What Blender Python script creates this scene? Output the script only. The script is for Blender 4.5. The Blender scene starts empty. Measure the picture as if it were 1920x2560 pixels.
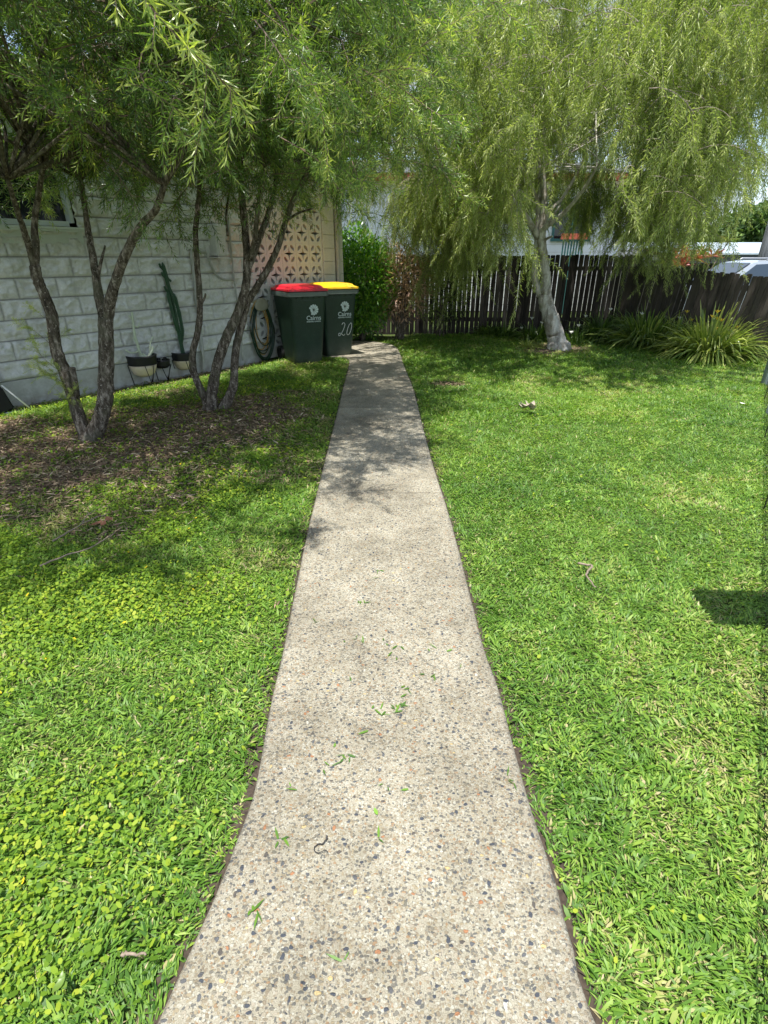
import bpy, math, random
import numpy as np
from mathutils import Vector, Matrix
from mathutils.geometry import tessellate_polygon
R = math.radians
rng = np.random.default_rng(7)
random.seed(7)
sc = bpy.context.scene
COL = sc.collection
D = bpy.data

# ------------------------------------------------------------------ camera model
F, TH, H = 1314.0, R(25.8), 1.45
cT, sT = math.cos(TH), math.sin(TH)
def ray(px, py):
    a = (px - 960) / F; b = (1280 - py) / F
    return np.array([a, cT + b * sT, -sT + b * cT])
def G(px, py, z=0.0):
    d = ray(px, py); t = (z - H) / d[2]
    return np.array([d[0] * t, d[1] * t, z])
def A(px, py, y):
    d = ray(px, py); t = y / d[1]
    return np.array([d[0] * t, y, H + d[2] * t])
cam = D.cameras.new('camera'); co = D.objects.new('camera', cam); COL.objects.link(co)
cam.sensor_fit = 'VERTICAL'; cam.sensor_height = 24; cam.lens = 24 * F / 2560
cam.clip_start = 0.05; cam.clip_end = 2000
co.location = (0, 0, H); co.rotation_euler = (math.pi / 2 - TH, 0, 0)
sc.camera = co

# ------------------------------------------------------------------ noise
_perm = rng.random((256, 256))
def vnoise(x, y):
    xi = np.floor(x).astype(int); yi = np.floor(y).astype(int)
    fx = x - xi; fy = y - yi
    fx = fx * fx * (3 - 2 * fx); fy = fy * fy * (3 - 2 * fy)
    g = lambda i, j: _perm[(xi + i) % 256, (yi + j) % 256]
    return (g(0, 0) * (1 - fx) + g(1, 0) * fx) * (1 - fy) + (g(0, 1) * (1 - fx) + g(1, 1) * fx) * fy
def fbm(x, y, o=3):
    s = 0; a = .5; n = 0
    for k in range(o):
        s = s + a * vnoise(x * 2 ** k + 17 * k, y * 2 ** k + 31 * k); n += a; a *= .5
    return s / n

# ------------------------------------------------------------------ mesh building
class MB:
    def __init__(s): s.v = []; s.f = []; s.m = []; s.t = []; s.n = 0
    def add(s, V, Fs, mi=0, tint=None):
        V = np.asarray(V, float).reshape(-1, 3)
        for Fa in (Fs if isinstance(Fs, list) else [Fs]):
            Fa = np.asarray(Fa, int)
            if Fa.size == 0: continue
            s.f.append(Fa + s.n); s.m.append(np.full(len(Fa), mi))
        s.v.append(V); s.n += len(V)
        if tint is None: tint = np.full(len(V), .5)
        s.t.append(np.broadcast_to(np.asarray(tint, float), (len(V),)))
        return s
    def box(s, c, sz, mi=0, rot=None, tint=None, bev=0):
        x, y, z = [q / 2 for q in sz]
        if bev:
            b = bev; V = []
            for zz, k in ((-z, b), (-z + b, 0), (z - b, 0), (z, b)):
                for (sx, sy) in ((-1, -1), (1, -1), (1, 1), (-1, 1)):
                    if (sx * sy) > 0: V += [(sx * (x - k), sy * (y - b - k * .5), zz), (sx * (x - b - k * .5), sy * (y - k), zz)]
                    else: V += [(sx * (x - b - k * .5), sy * (y - k), zz), (sx * (x - k), sy * (y - b - k * .5), zz)]
            V = np.array(V); 
            q = [[r * 8 + i, r * 8 + (i + 1) % 8, r * 8 + 8 + (i + 1) % 8, r * 8 + 8 + i] for r in range(3) for i in range(8)]
            caps = [list(range(7, -1, -1)), list(range(24, 32))]
            if rot is not None: V = V @ np.array(rot).T
            V = V + np.array(c)
            return s.add(V, [np.array(q), np.array(caps)], mi, tint)
        V = np.array([(a * x, b * y, c_ * z) for c_ in (-1, 1) for (a, b) in ((-1, -1), (1, -1), (1, 1), (-1, 1))], float)
        if rot is not None: V = V @ np.array(rot).T
        V = V + np.array(c)
        return s.add(V, np.array([[3, 2, 1, 0], [4, 5, 6, 7], [0, 1, 5, 4], [1, 2, 6, 5], [2, 3, 7, 6], [3, 0, 4, 7]]), mi, tint)
    def loft(s, loops, mi=0, cap=True, tint=None):
        n = len(loops[0]); V = np.concatenate([np.asarray(l, float) for l in loops]); k = len(loops)
        i = np.arange(n); j = (i + 1) % n
        q = np.concatenate([np.stack([i + r * n, j + r * n, j + (r + 1) * n, i + (r + 1) * n], 1) for r in range(k - 1)])
        fs = [q]
        if cap: fs.append(np.array([list(range(n - 1, -1, -1)), [(k - 1) * n + a for a in range(n)]]))
        return s.add(V, fs, mi, tint)
    def tube(s, P, r, seg=8, mi=0, cap=True, tint=None, jit=0.0):
        P = np.asarray(P, float); n = len(P); r = np.broadcast_to(np.asarray(r, float), (n,))
        T = np.gradient(P, axis=0); T /= np.linalg.norm(T, axis=1)[:, None] + 1e-9
        ref = np.array([0, 1, 0]) if abs(T[:, 2]).mean() > .6 else np.array([0, 0, 1])
        loops = []; U = None
        for k in range(n):
            u = ref if U is None else U
            u = u - T[k] * u.dot(T[k]); u /= np.linalg.norm(u) + 1e-9; U = u
            w = np.cross(T[k], u); a = np.arange(seg) * 2 * math.pi / seg
            rr = r[k] * (1 + jit * (rng.random(seg) - .5)) if jit else r[k]
            loops.append(P[k] + (np.cos(a) * rr)[:, None] * u + (np.sin(a) * rr)[:, None] * w)
        return s.loft(loops, mi, cap, tint)
    def prism(s, poly, h0, h1, axes=None, mi=0, holes=()):
        # 2-D polygon (+holes) in axes (o,u,v,w): extruded along w from h0 to h1
        o, u, v, w = axes
        loops = [list(poly)] + [list(h) for h in holes]
        tri = tessellate_polygon([[Vector((a, b, 0)) for a, b in l] for l in loops])
        flat = [p for l in loops for p in l]; n = len(flat)
        P = np.array([o + u * a + v * b for a, b in flat])
        V = np.concatenate([P + w * h1, P + w * h0])
        t = np.array(tri); q = []; k = 0
        for l in loops:
            m = len(l)
            for i in range(m): q.append([k + i, k + (i + 1) % m, n + k + (i + 1) % m, n + k + i])
            k += m
        return s.add(V, [np.concatenate([t, t[:, ::-1] + n]), np.array(q)], mi)
    def build(s, name, mats, parent=None, smooth=False, loc=None, recalc=False):
        me = D.meshes.new(name); V = np.concatenate(s.v)
        me.vertices.add(len(V)); me.vertices.foreach_set('co', V.astype(np.float32).ravel())
        cnt = np.concatenate([np.full(len(f), f.shape[1]) for f in s.f]); flat = np.concatenate([f.ravel() for f in s.f])
        me.loops.add(len(flat)); me.loops.foreach_set('vertex_index', flat.astype(np.int32))
        me.polygons.add(len(cnt)); st = np.concatenate([[0], np.cumsum(cnt)[:-1]])
        me.polygons.foreach_set('loop_start', st.astype(np.int32)); me.polygons.foreach_set('loop_total', cnt.astype(np.int32))
        mats = mats if isinstance(mats, (list, tuple)) else [mats]
        for m in mats: me.materials.append(m)
        if len(mats) > 1: me.polygons.foreach_set('material_index', np.concatenate(s.m).astype(np.int32))
        me.update(calc_edges=True)
        a = me.attributes.new('tint', 'FLOAT', 'POINT'); a.data.foreach_set('value', np.concatenate(s.t).astype(np.float32))
        me.polygons.foreach_set('use_smooth', np.full(len(cnt), bool(smooth)))
        if recalc:
            import bmesh
            bm = bmesh.new(); bm.from_mesh(me); bmesh.ops.recalc_face_normals(bm, faces=bm.faces); bm.to_mesh(me); bm.free()
        o = D.objects.new(name, me); COL.objects.link(o)
        if parent is not None: o.parent = parent
        if loc is not None: o.location = loc
        return o
def tag(o, label=None, cat=None, group=None, kind=None):
    if label: o['label'] = label
    if cat: o['category'] = cat
    if group: o['group'] = group
    if kind: o['kind'] = kind
    return o
def empty(name, loc=(0, 0, 0), rz=0, **k):
    o = D.objects.new(name, None); COL.objects.link(o); o.location = loc; o.rotation_euler = (0, 0, rz)
    o.empty_display_size = .1
    return tag(o, **k)
def spline(P, n=6):
    P = np.asarray(P, float); Q = np.concatenate([[2 * P[0] - P[1]], P, [2 * P[-1] - P[-2]]]); out = []
    for i in range(1, len(Q) - 2):
        for t in np.arange(n) / n:
            a, b, c, d = Q[i - 1], Q[i], Q[i + 1], Q[i + 2]
            out.append(.5 * (2 * b + (c - a) * t + (2 * a - 5 * b + 4 * c - d) * t * t + (-a + 3 * b - 3 * c + d) * t ** 3))
    out.append(Q[-2]); return np.array(out)

# ------------------------------------------------------------------ materials
class NT:
    def __init__(s, name):
        s.m = D.materials.new(name); s.m.use_nodes = True; s.t = s.m.node_tree; s.t.nodes.clear()
        s.out = s.t.nodes.new('ShaderNodeOutputMaterial')
    def n(s, ty, **k):
        o = s.t.nodes.new('ShaderNode' + ty)
        for a, b in k.items():
            if a.startswith('_'): setattr(o, a[1:], b)
            else:
                key = a.replace('__', ' ')
                key = int(key[1:]) if key[0] == 'i' and key[1:].isdigit() else key
                if isinstance(b, bpy.types.NodeSocket): s.t.links.new(b, o.inputs[key])
                else: o.inputs[key].default_value = b
        return o
    def ramp(s, fac, stops, interp='LINEAR'):
        o = s.t.nodes.new('ShaderNodeValToRGB'); s.t.links.new(fac, o.inputs[0]); r = o.color_ramp; r.interpolation = interp
        while len(r.elements) < len(stops): r.elements.new(.5)
        for e, (p, c) in zip(r.elements, stops): e.position = p; e.color = (*c, 1) if len(c) == 3 else c
        return o.outputs[0]
    def math(s, op, a, b=0.0, clamp=False):
        o = s.t.nodes.new('ShaderNodeMath'); o.operation = op; o.use_clamp = clamp
        for i, v in ((0, a), (1, b)):
            if isinstance(v, bpy.types.NodeSocket): s.t.links.new(v, o.inputs[i])
            else: o.inputs[i].default_value = v
        return o.outputs[0]
    def mix(s, f, a, b, bt='MIX'):
        o = s.t.nodes.new('ShaderNodeMix'); o.data_type = 'RGBA'; o.blend_type = bt
        for i, v in ((0, f), (6, a), (7, b)):
            if isinstance(v, bpy.types.NodeSocket): s.t.links.new(v, o.inputs[i])
            else: o.inputs[i].default_value = v if i == 0 else ((*v, 1) if len(v) == 3 else v)
        return o.outputs[2]
    def coord(s): return s.n('TexCoord').outputs['Object']
    def noise(s, vec, scale, detail=3, rough=.55, dist=0):
        return s.n('TexNoise', Vector=vec, Scale=scale, Detail=detail, Roughness=rough, Distortion=dist).outputs[0]
    def bump(s, h, strength=.5, dist=.01):
        return s.n('Bump', Height=h, Strength=strength, Distance=dist).outputs[0]
    def fin(s, col, rough=.7, bump=None, metal=0, spec=.5, **k):
        p = s.n('BsdfPrincipled', Base__Color=col if isinstance(col, bpy.types.NodeSocket) else (*col, 1), Roughness=rough, Metallic=metal)
        p.inputs['Specular IOR Level'].default_value = spec
        if bump is not None: s.t.links.new(bump, p.inputs['Normal'])
        for a, b in k.items():
            p.inputs[a.replace('__', ' ')].default_value = b
        s.t.links.new(p.outputs[0], s.out.inputs[0]); s.p = p
        return s.m
def plain(name, col, rough=.6, metal=0, spec=.5, var=.12, scale=12, bs=.15):
    t = NT(name); c = t.coord(); n = t.noise(c, scale, 5)
    lo = tuple(q * (1 - var) for q in col); hi = tuple(min(1, q * (1 + var)) for q in col)
    return t.fin(t.ramp(n, [(.3, lo), (.7, hi)]), rough, t.bump(n, bs, .004), metal, spec)
def leafmat(name, stops, rough=.42, trans=.35, spec=.5, tcol=(1.15, 1.25, .5)):
    t = NT(name); a = t.n('Attribute', _attribute_name='tint').outputs['Fac']
    c = t.ramp(a, stops)
    t.fin(c, rough, None, 0, spec)
    tc = t.mix(1.0, c, tcol, 'MULTIPLY')
    tr = t.n('BsdfTranslucent', Color=tc)
    mx = t.n('MixShader', i0=trans, i1=t.p.outputs[0], i2=tr.outputs[0])
    t.t.links.new(mx.outputs[0], t.out.inputs[0]); return t.m

M = {}
M['bottle_leaf'] = leafmat('bottlebrush_leaf', [(0, (.05, .095, .03)), (.45, (.15, .25, .06)), (.8, (.30, .43, .09)), (.93, (.46, .52, .14)), (1, (.75, .65, .3))], .37, .45, .75)
M['weep_leaf'] = leafmat('weeping_leaf', [(0, (.13, .18, .055)), (.5, (.30, .37, .115)), (.85, (.47, .53, .20)), (1, (.62, .63, .32))], .42, .48)
M['grass'] = leafmat('grass_blade', [(0, (.045, .12, .016)), (.45, (.155, .295, .034)), (.78, (.31, .43, .07)), (.9, (.43, .41, .16)), (1, (.50, .41, .24))], .5, .38, .4)
M['clover'] = leafmat('clover_leaf', [(0, (.06, .14, .014)), (.5, (.19, .31, .024)), (.85, (.33, .41, .035)), (.955, (.42, .45, .06)), (1, (.8, .6, .03))], .62, .38, .25)
M['shrub_leaf'] = leafmat('glossy_shrub_leaf', [(0, (.035, .12, .016)), (.5, (.11, .28, .03)), (1, (.30, .52, .06))], .3, .38, .6)
M['copper_leaf'] = leafmat('copper_leaf', [(0, (.12, .09, .04)), (.5, (.40, .25, .16)), (1, (.68, .46, .36))], .5, .3)
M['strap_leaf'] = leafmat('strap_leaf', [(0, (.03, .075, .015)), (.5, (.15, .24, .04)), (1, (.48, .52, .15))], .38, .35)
M['red_leaf'] = leafmat('red_leaf', [(0, (.10, .18, .03)), (.35, (.32, .36, .09)), (.6, (.42, .30, .14)), (1, (.42, .06, .07))], .4, .35)
M['far_leaf'] = leafmat('far_leaf', [(0, (.03, .07, .02)), (.5, (.08, .15, .035)), (1, (.17, .26, .06))], .6, .25)
M['litter'] = leafmat('dry_leaf', [(0, (.07, .045, .03)), (.5, (.23, .155, .10)), (.85, (.42, .31, .20)), (1, (.62, .50, .36))], .75, .1, .2)
M['petal_yellow'] = plain('yellow_petal', (.85, .62, .04), .6)
M['petal_white'] = plain('white_petal', (.85, .85, .8), .6)
M['succulent'] = plain('pale_succulent', (.58, .64, .48), .5)
M['cactus'] = plain('cactus_green', (.035, .09, .045), .5)
M['pot_white'] = plain('cream_glaze', (.66, .55, .42), .5)
M['pot_black'] = plain('black_plastic', (.008, .008, .009), .5)
M['soil'] = plain('potting_soil', (.05, .035, .025), .95, scale=60)
M['black_metal'] = plain('black_metal', (.012, .012, .013), .4, .6)
M['galv'] = plain('galvanised_metal', (.42, .43, .44), .4, .8, scale=40)
M['pipe_paint'] = plain('painted_conduit', (.40, .40, .38), .5, scale=20)
M['white_paint'] = plain('white_paint', (.78, .78, .76), .45, scale=5, var=.05)
M['sill_paint'] = plain('window_sill_paint', (.55, .60, .57), .4, scale=8, var=.06)
t = NT('bin_green'); c = t.coord(); n = t.noise(c, 5, 5, .6); f = t.noise(c, 70, 3); zz = t.n('SeparateXYZ', Vector=c).outputs[2]
b_ = t.ramp(n, [(.3, (.009, .027, .015)), (.7, (.018, .046, .027))])
du = t.math('MULTIPLY', t.n('MapRange', Value=zz, i1=.0, i2=.28, i3=1.0, i4=0.0).outputs[0], t.ramp(n, [(.35, (.2,) * 3), (.65, (1,) * 3)]))
b_ = t.mix(t.math('MULTIPLY', du, .55), b_, (.13, .125, .10))
b_ = t.mix(t.math('MULTIPLY', t.ramp(f, [(.62, (0,) * 3), (.68, (1,) * 3)]), .16), b_, (.16, .18, .16))
M['bin_green'] = t.fin(b_, .45, t.bump(f, .05, .003))
M['bin_rim'] = plain('bin_rim', (.11, .14, .125), .33, scale=9, var=.1)
M['lid_red'] = plain('lid_red', (.62, .012, .03), .36, scale=3, var=.08, bs=.03)
M['lid_yellow'] = plain('lid_yellow', (.86, .50, .005), .36, scale=3, var=.06, bs=.03)
M['rubber'] = plain('rubber', (.01, .01, .01), .8)
M['print'] = plain('white_print', (.62, .72, .70), .6, var=.05)
M['chalk'] = plain('white_marker', (.75, .78, .75), .7, var=.1, scale=80)
M['hose_green'] = plain('hose_green', (.01, .035, .02), .35)
M['hose_yellow'] = plain('hose_yellow', (.45, .26, .06), .4)
M['holder'] = plain('hose_holder_plastic', (.33, .32, .25), .5)
M['terracotta'] = plain('red_fascia', (.50, .10, .06), .6)
M['teal'] = plain('teal_frame', (.03, .12, .11), .5)
M['roof_metal'] = plain('roof_metal', (.42, .48, .52), .4, .2, scale=2, var=.06)
M['roof_dark'] = plain('roof_dark', (.10, .105, .11), .6, scale=3)
M['shed_dark'] = plain('carport_dark', (.05, .055, .06), .7, scale=3)
M['beige'] = plain('beige_wall', (.45, .42, .34), .7, scale=4)
M['car_paint'] = plain('car_paint', (.42, .46, .50), .22, .3, scale=2, var=.03, bs=.0)
M['tyre'] = M['rubber']
M['stick'] = plain('dry_stick', (.20, .155, .115), .85, var=.35, scale=60)
M['dark_twig'] = plain('dark_twig', (.02, .016, .015), .7)
M['orange_leaf'] = plain('orange_dead_leaf', (.26, .11, .06), .7, var=.3, scale=60)
M['pale_leaf'] = plain('pale_dead_leaf', (.36, .31, .24), .7, var=.3, scale=60)
M['green_leaf'] = plain('fresh_leaf', (.14, .27, .03), .45, var=.2, scale=50)
M['cover_black'] = plain('black_fabric', (.006, .006, .007), .75, scale=20)
M['post_green'] = plain('grey_green_post', (.20, .25, .24), .6, scale=12)
g = NT('window_glass'); M['glass'] = g.fin((.01, .014, .016), .08, None, 0, .6)
g = NT('car_glass'); M['car_glass'] = g.fin((.03, .045, .06), .06, None, 0, .8)

def barkmat(name, lo, mid, hi, sc_=26, stretch=.18, bs=.9, patch=None):
    t = NT(name); c = t.coord(); mp = t.n('Mapping', Vector=c); mp.inputs['Scale'].default_value = (1, 1, stretch)
    n1 = t.noise(mp.outputs[0], sc_, 6, .72, .15); n2 = t.noise(c, 7, 4)
    col = t.ramp(n1, [(.32, lo), (.5, mid), (.68, hi)])
    fl_ = t.noise(c, 55, 3, .6); col = t.mix(t.math('MULTIPLY', t.ramp(fl_, [(.62, (0, 0, 0)), (.67, (1, 1, 1))]), .7), col, tuple(min(.8, q * 1.5) for q in hi))
    if patch: col = t.mix(t.math('MULTIPLY', t.ramp(n2, [(.52, (0, 0, 0)), (.62, (1, 1, 1))]), .6), col, patch)
    return t.fin(col, .9, t.bump(n1, bs, .02), 0, .2)
M['bark'] = barkmat('bottlebrush_bark', (.016, .012, .009), (.11, .088, .066), (.40, .35, .29), 36, .30, 1.0, (.12, .115, .075))
M['twig_bark'] = plain('twig_bark', (.16, .11, .075), .8, var=.3)
M['pale_bark'] = barkmat('pale_smooth_bark', (.12, .105, .09), (.46, .43, .38), (.70, .68, .64), 13, .22, .8, (.24, .20, .15))
M['grey_twig'] = plain('grey_twig', (.22, .18, .14), .8, var=.3)

def wallmat(name, col, grime=(.27, .28, .24)):
    t = NT(name); c = t.coord(); n = t.noise(c, 1.6, 5, .65); f = t.noise(c, 45, 4)
    b = t.ramp(f, [(.25, tuple(q * .86 for q in col)), (.75, tuple(min(1, q * 1.08) for q in col))])
    b = t.mix(t.math('MULTIPLY', t.ramp(n, [(.48, (0, 0, 0)), (.72, (1, 1, 1))]), .4), b, grime)
    at = t.n('Attribute', _attribute_name='tint').outputs['Fac']
    zz = t.n('SeparateXYZ', Vector=c).outputs[2]; mpd = t.n('Mapping', Vector=c); mpd.inputs['Scale'].default_value = (1, 1, .12); dn = t.noise(mpd.outputs[0], 7, 4, .6)
    b = t.mix(t.math('MULTIPLY', t.ramp(dn, [(.55, (0, 0, 0)), (.75, (1, 1, 1))]), .35), b, grime)
    sp = t.math('MULTIPLY', t.n('MapRange', Value=zz, i1=.0, i2=.30, i3=1.0, i4=0.0).outputs[0], t.ramp(t.noise(c, 9, 4), [(.35, (.1,) * 3), (.65, (1,) * 3)]))
    b = t.mix(t.math('MULTIPLY', sp, .6), b, (.20, .165, .12))
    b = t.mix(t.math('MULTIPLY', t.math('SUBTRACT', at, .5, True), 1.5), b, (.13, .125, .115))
    return t.fin(b, .85, t.bump(f, .5, .004), 0, .25)
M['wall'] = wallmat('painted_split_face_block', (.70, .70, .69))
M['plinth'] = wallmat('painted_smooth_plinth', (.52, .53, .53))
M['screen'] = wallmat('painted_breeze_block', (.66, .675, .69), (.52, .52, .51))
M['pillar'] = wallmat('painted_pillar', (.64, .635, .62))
M['inner'] = plain('porch_inside', (.16, .13, .11), .9)
M['neigh'] = wallmat('white_render', (.85, .85, .84), (.7, .7, .68))

t = NT('fence_wood'); c = t.coord(); mp = t.n('Mapping', Vector=c); mp.inputs['Scale'].default_value = (1, 1, .08)
n1 = t.noise(mp.outputs[0], 34, 6, .7); n2 = t.noise(c, 2.2, 3)
a = t.n('Attribute', _attribute_name='tint').outputs['Fac']
cc = t.ramp(n1, [(.3, (.012, .010, .009)), (.55, (.045, .038, .033)), (.75, (.13, .115, .10))])
cc = t.mix(t.math('MULTIPLY', a, .7), cc, (.15, .13, .115)); cc = t.mix(t.math('MULTIPLY', t.ramp(n2, [(.5, (0, 0, 0)), (.7, (1, 1, 1))]), .5), cc, (.02, .018, .016))
M['fence'] = t.fin(cc, .92, t.bump(n1, .8, .006), 0, .15)

# ground: earth under the grass, litter-brown near the trees
T1 = G(222, 1092); T2 = G(540, 1018); T3 = G(1392, 868)
t = NT('earth_and_turf'); c = t.coord()
n1 = t.noise(c, 1.3, 5, .6); n2 = t.noise(c, 38, 5, .7); n3 = t.noise(c, 240, 3, .6)
soil = t.ramp(n2, [(.3, (.045, .032, .022)), (.5, (.15, .11, .075)), (.72, (.33, .26, .18))])
turf = t.ramp(n2, [(.3, (.022, .045, .008)), (.55, (.05, .095, .016)), (.75, (.10, .13, .035))])
def dist_to(px_, py_, r0, r1):
    v = t.n('VectorMath', _operation='SUBTRACT', i0=c, i1=(px_, py_, 0)); l = t.n('VectorMath', _operation='LENGTH', i0=v.outputs[0])
    mr = t.n('MapRange', Value=l.outputs['Value'], i1=r0, i2=r1, i3=1.0, i4=0.0); return mr.outputs[0]
e = t.math('MAXIMUM', dist_to(T1[0] - .3, T1[1], .7, 2.0), dist_to(T2[0], T2[1] - .15, .4, 1.5))
e = t.math('MAXIMUM', e, dist_to(T3[0], T3[1], .2, 1.0))
e = t.ramp(t.math('ADD', e, t.math('MULTIPLY', t.math('SUBTRACT', n1, .5), 1.1)), [(.3, (.18,) * 3), (.6, (1,) * 3)])
M['ground'] = t.fin(t.mix(e, turf, soil), .95, t.bump(n3, .8, .01), 0, .1)

# exposed-aggregate concrete
t = NT('exposed_aggregate'); c = t.coord()
wob = t.n('TexNoise', Vector=c, Scale=55.0, Detail=2.0); wv = t.n('VectorMath', _operation='SCALE', i0=wob.outputs['Color']); wv.inputs[3].default_value = .012
cv = t.n('VectorMath', _operation='ADD', i0=c, i1=wv.outputs[0]).outputs[0]
def vor(scale, m=(1, 1, 1), rz=0):
    mp = t.n('Mapping', Vector=cv); mp.inputs['Scale'].default_value = m; mp.inputs['Rotation'].default_value = (0, 0, rz)
    v = t.n('TexVoronoi', Vector=mp.outputs[0], Scale=scale); s_ = t.n('SeparateColor', Color=v.outputs['Color'])
    return v.outputs['Distance'], s_.outputs[0], s_.outputs[1]
fine = t.noise(c, 420, 3, .7); low = t.noise(c, 1.7, 5, .62); mid = t.noise(c, 9, 4, .6)
base = t.ramp(fine, [(.3, (.17, .15, .12)), (.5, (.36, .335, .275)), (.7, (.50, .475, .40))])
PAL = [(0, (.38, .34, .28)), (.18, (.43, .41, .355)), (.32, (.27, .23, .175)), (.48, (.19, .18, .16)), (.60, (.33, .28, .20)), (.74, (.14, .14, .135)), (.86, (.47, .46, .41)), (.95, (.32, .22, .14))]
def layer(col, vv, thr, sel, pal, soft=.06):
    d_, r1, r2 = vv
    mk = t.math('MULTIPLY', t.ramp(d_, [(thr, (1,) * 3), (thr + soft, (0,) * 3)]), t.math('GREATER_THAN', r2, sel))
    return t.mix(mk, col, t.ramp(r1, pal, 'CONSTANT')), mk
col, m1 = layer(base, vor(170), .50, .12, PAL)
col, m2 = layer(col, vor(92, (1, 1.5, 1), .6), .42, .38, PAL)
BIG = [(0, (.075, .085, .11)), (.3, (.12, .125, .14)), (.5, (.19, .18, .15)), (.64, (.11, .10, .095)), (.74, (.26, .24, .20)), (.88, (.40, .20, .11)), (.94, (.56, .44, .24)), (.97, (.65, .63, .58))]
col, m3 = layer(col, vor(46, (1, 1.6, 1), -.5), .26, .72, BIG)
col, m4 = layer(col, vor(33, (1.6, 1, 1), .3), .22, .82, BIG)
stain = t.ramp(low, [(.32, (.68, .665, .63)), (.48, (.97, .96, .93)), (.62, (1.15, 1.15, 1.13))]); col = t.mix(1.0, col, stain, 'MULTIPLY')
st2 = t.ramp(mid, [(.3, (.78, .765, .70)), (.6, (.97, .965, .91))]); col = t.mix(1.0, col, st2, 'MULTIPLY')
a = t.n('Attribute', _attribute_name='tint').outputs['Fac']
col = t.mix(t.math('MULTIPLY', a, .75), col, (.16, .145, .12))
sx_ = t.n('SeparateXYZ', Vector=c).outputs[1]; jn = None
for y0, aa in ((3.3, .4), (5.6, .5)):
    k_ = t.math('MULTIPLY', t.math('LESS_THAN', t.math('ABSOLUTE', t.math('SUBTRACT', t.math('ADD', sx_, t.math('MULTIPLY', mid, .012)), y0 + .006)), .0035 + .0012 * y0), aa)
    jn = k_ if jn is None else t.math('ADD', jn, k_)
col = t.mix(jn, col, (.07, .06, .05))
hh = t.math('ADD', t.math('ADD', m3, m4), t.math('ADD', t.math('MULTIPLY', m1, .4), t.math('ADD', m2, fine)))
M['path'] = t.fin(col, .86, t.bump(hh, .75, .006), 0, .3)

# ------------------------------------------------------------------ ground and path
GZ = -0.03
mb = MB()
xs = np.concatenate([[-400, -80, -20], np.linspace(-9, 12, 43), [30, 90, 400]]); ys = np.concatenate([[-400, -60, -8], np.linspace(-3, 17, 41), [30, 90, 500]])
X, Y = np.meshgrid(xs, ys); nx = len(xs); Z = np.full_like(X, GZ)
i = (np.arange(len(ys) - 1)[:, None] * nx + np.arange(nx - 1)).ravel()
mb.add(np.stack([X, Y, Z], -1).reshape(-1, 3), np.stack([i, i + 1, i + nx + 1, i + nx], 1))
tag(mb.build('ground', M['ground'], smooth=True), kind='structure')

S_ = 1920 / 1659
EL = [(335, 2212), (405, 2060), (468, 1920), (515, 1800), (552, 1690), (588, 1500), (612, 1400), (634, 1290), (668, 1130), (700, 1000), (722, 915), (740, 840), (752, 775)]
ER = [(1292, 2212), (1261, 2106), (1224, 1994), (1198, 1892), (1160, 1780), (1117, 1634), (1074, 1475), (1046, 1400), (1018, 1290), (973, 1120), (935, 1000), (912, 915), (893, 840), (873, 790), (862, 758), (848, 745), (810, 738), (757, 736)]
L_ = [G(a * S_, b * S_) for a, b in EL]; R_ = [G(a * S_, b * S_) for a, b in ER]
# behind the camera: run on with the flare
L_ = [np.array([-.95, -2.5, 0]), np.array([-.66, -.3, 0])] + L_ + [np.array([-1.0, 8.9, 0]), np.array([-1.7, 9.5, 0])]
R_ = [np.array([.75, -2.5, 0]), np.array([.62, -.3, 0])] + R_ + [np.array([-2.2, 10.6, 0])]
def resamp(P, n):
    P = spline(P, 8); s = np.concatenate([[0], np.cumsum(np.linalg.norm(np.diff(P, axis=0), axis=1))])
    q = np.linspace(0, s[-1], n); return np.stack([np.interp(q, s, P[:, k]) for k in range(3)], 1)
NP = 220
L_ = resamp(L_, NP); R_ = resamp(R_, NP)
# slab with slightly rounded, chipped edges; tint darkens the very edge with grime
mb = MB(); rows = []; tt = []
K = 14
for k in range(NP):
    a, b = L_[k], R_[k]; j1 = .006 * (fbm(np.array([k * .31]), np.array([1.])) - .5)[0]; d = (b - a); w = np.linalg.norm(d[:2]); d = d / w
    a = a + d * j1; u = np.concatenate([[0, 0, .004, .016, .04], np.linspace(.08, w - .08, K), [w - .04, w - .016, w - .004, w, w]])
    z = np.concatenate([[-.1, -.012, -.004, 0, 0], np.zeros(K), [0, 0, -.004, -.012, -.1]])
    tn = np.concatenate([[1, .9, .6, .22, .05], np.zeros(K), [.05, .22, .6, .9, 1]])
    rows.append(a + np.outer(u, d) + np.stack([0 * z, 0 * z, z], 1)); tt.append(tn)
n = len(rows[0]); V = np.concatenate(rows)
i = (np.arange(NP - 1)[:, None] * n + np.arange(n - 1)).ravel()
mb.add(V, np.stack([i, i + 1, i + n + 1, i + n], 1), tint=np.concatenate(tt))
tag(mb.build('path', M['path'], smooth=True), kind='structure')
mb = MB()
for E, sg in ((L_, -1), (R_, 1)):
    T_ = np.gradient(E, axis=0); T_ /= np.linalg.norm(T_, axis=1)[:, None]; nn = np.stack([T_[:, 1], -T_[:, 0], 0 * T_[:, 0]], 1) * sg
    a_ = E - nn * .02; b_ = E + nn * .055; V = np.stack([a_, b_], 1).reshape(-1, 3); V[:, 2] = GZ + .004; i = np.arange(NP - 1) * 2; mb.add(V, np.stack([i, i + 2, i + 3, i + 1], 1))
tag(mb.build('soil', plain('edge_soil', (.045, .032, .022), .95, var=.5, scale=90)), kind='structure')
LP2, RP2 = L_[:, :2], R_[:, :2]
poly = np.concatenate([LP2, RP2[::-1]])
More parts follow.
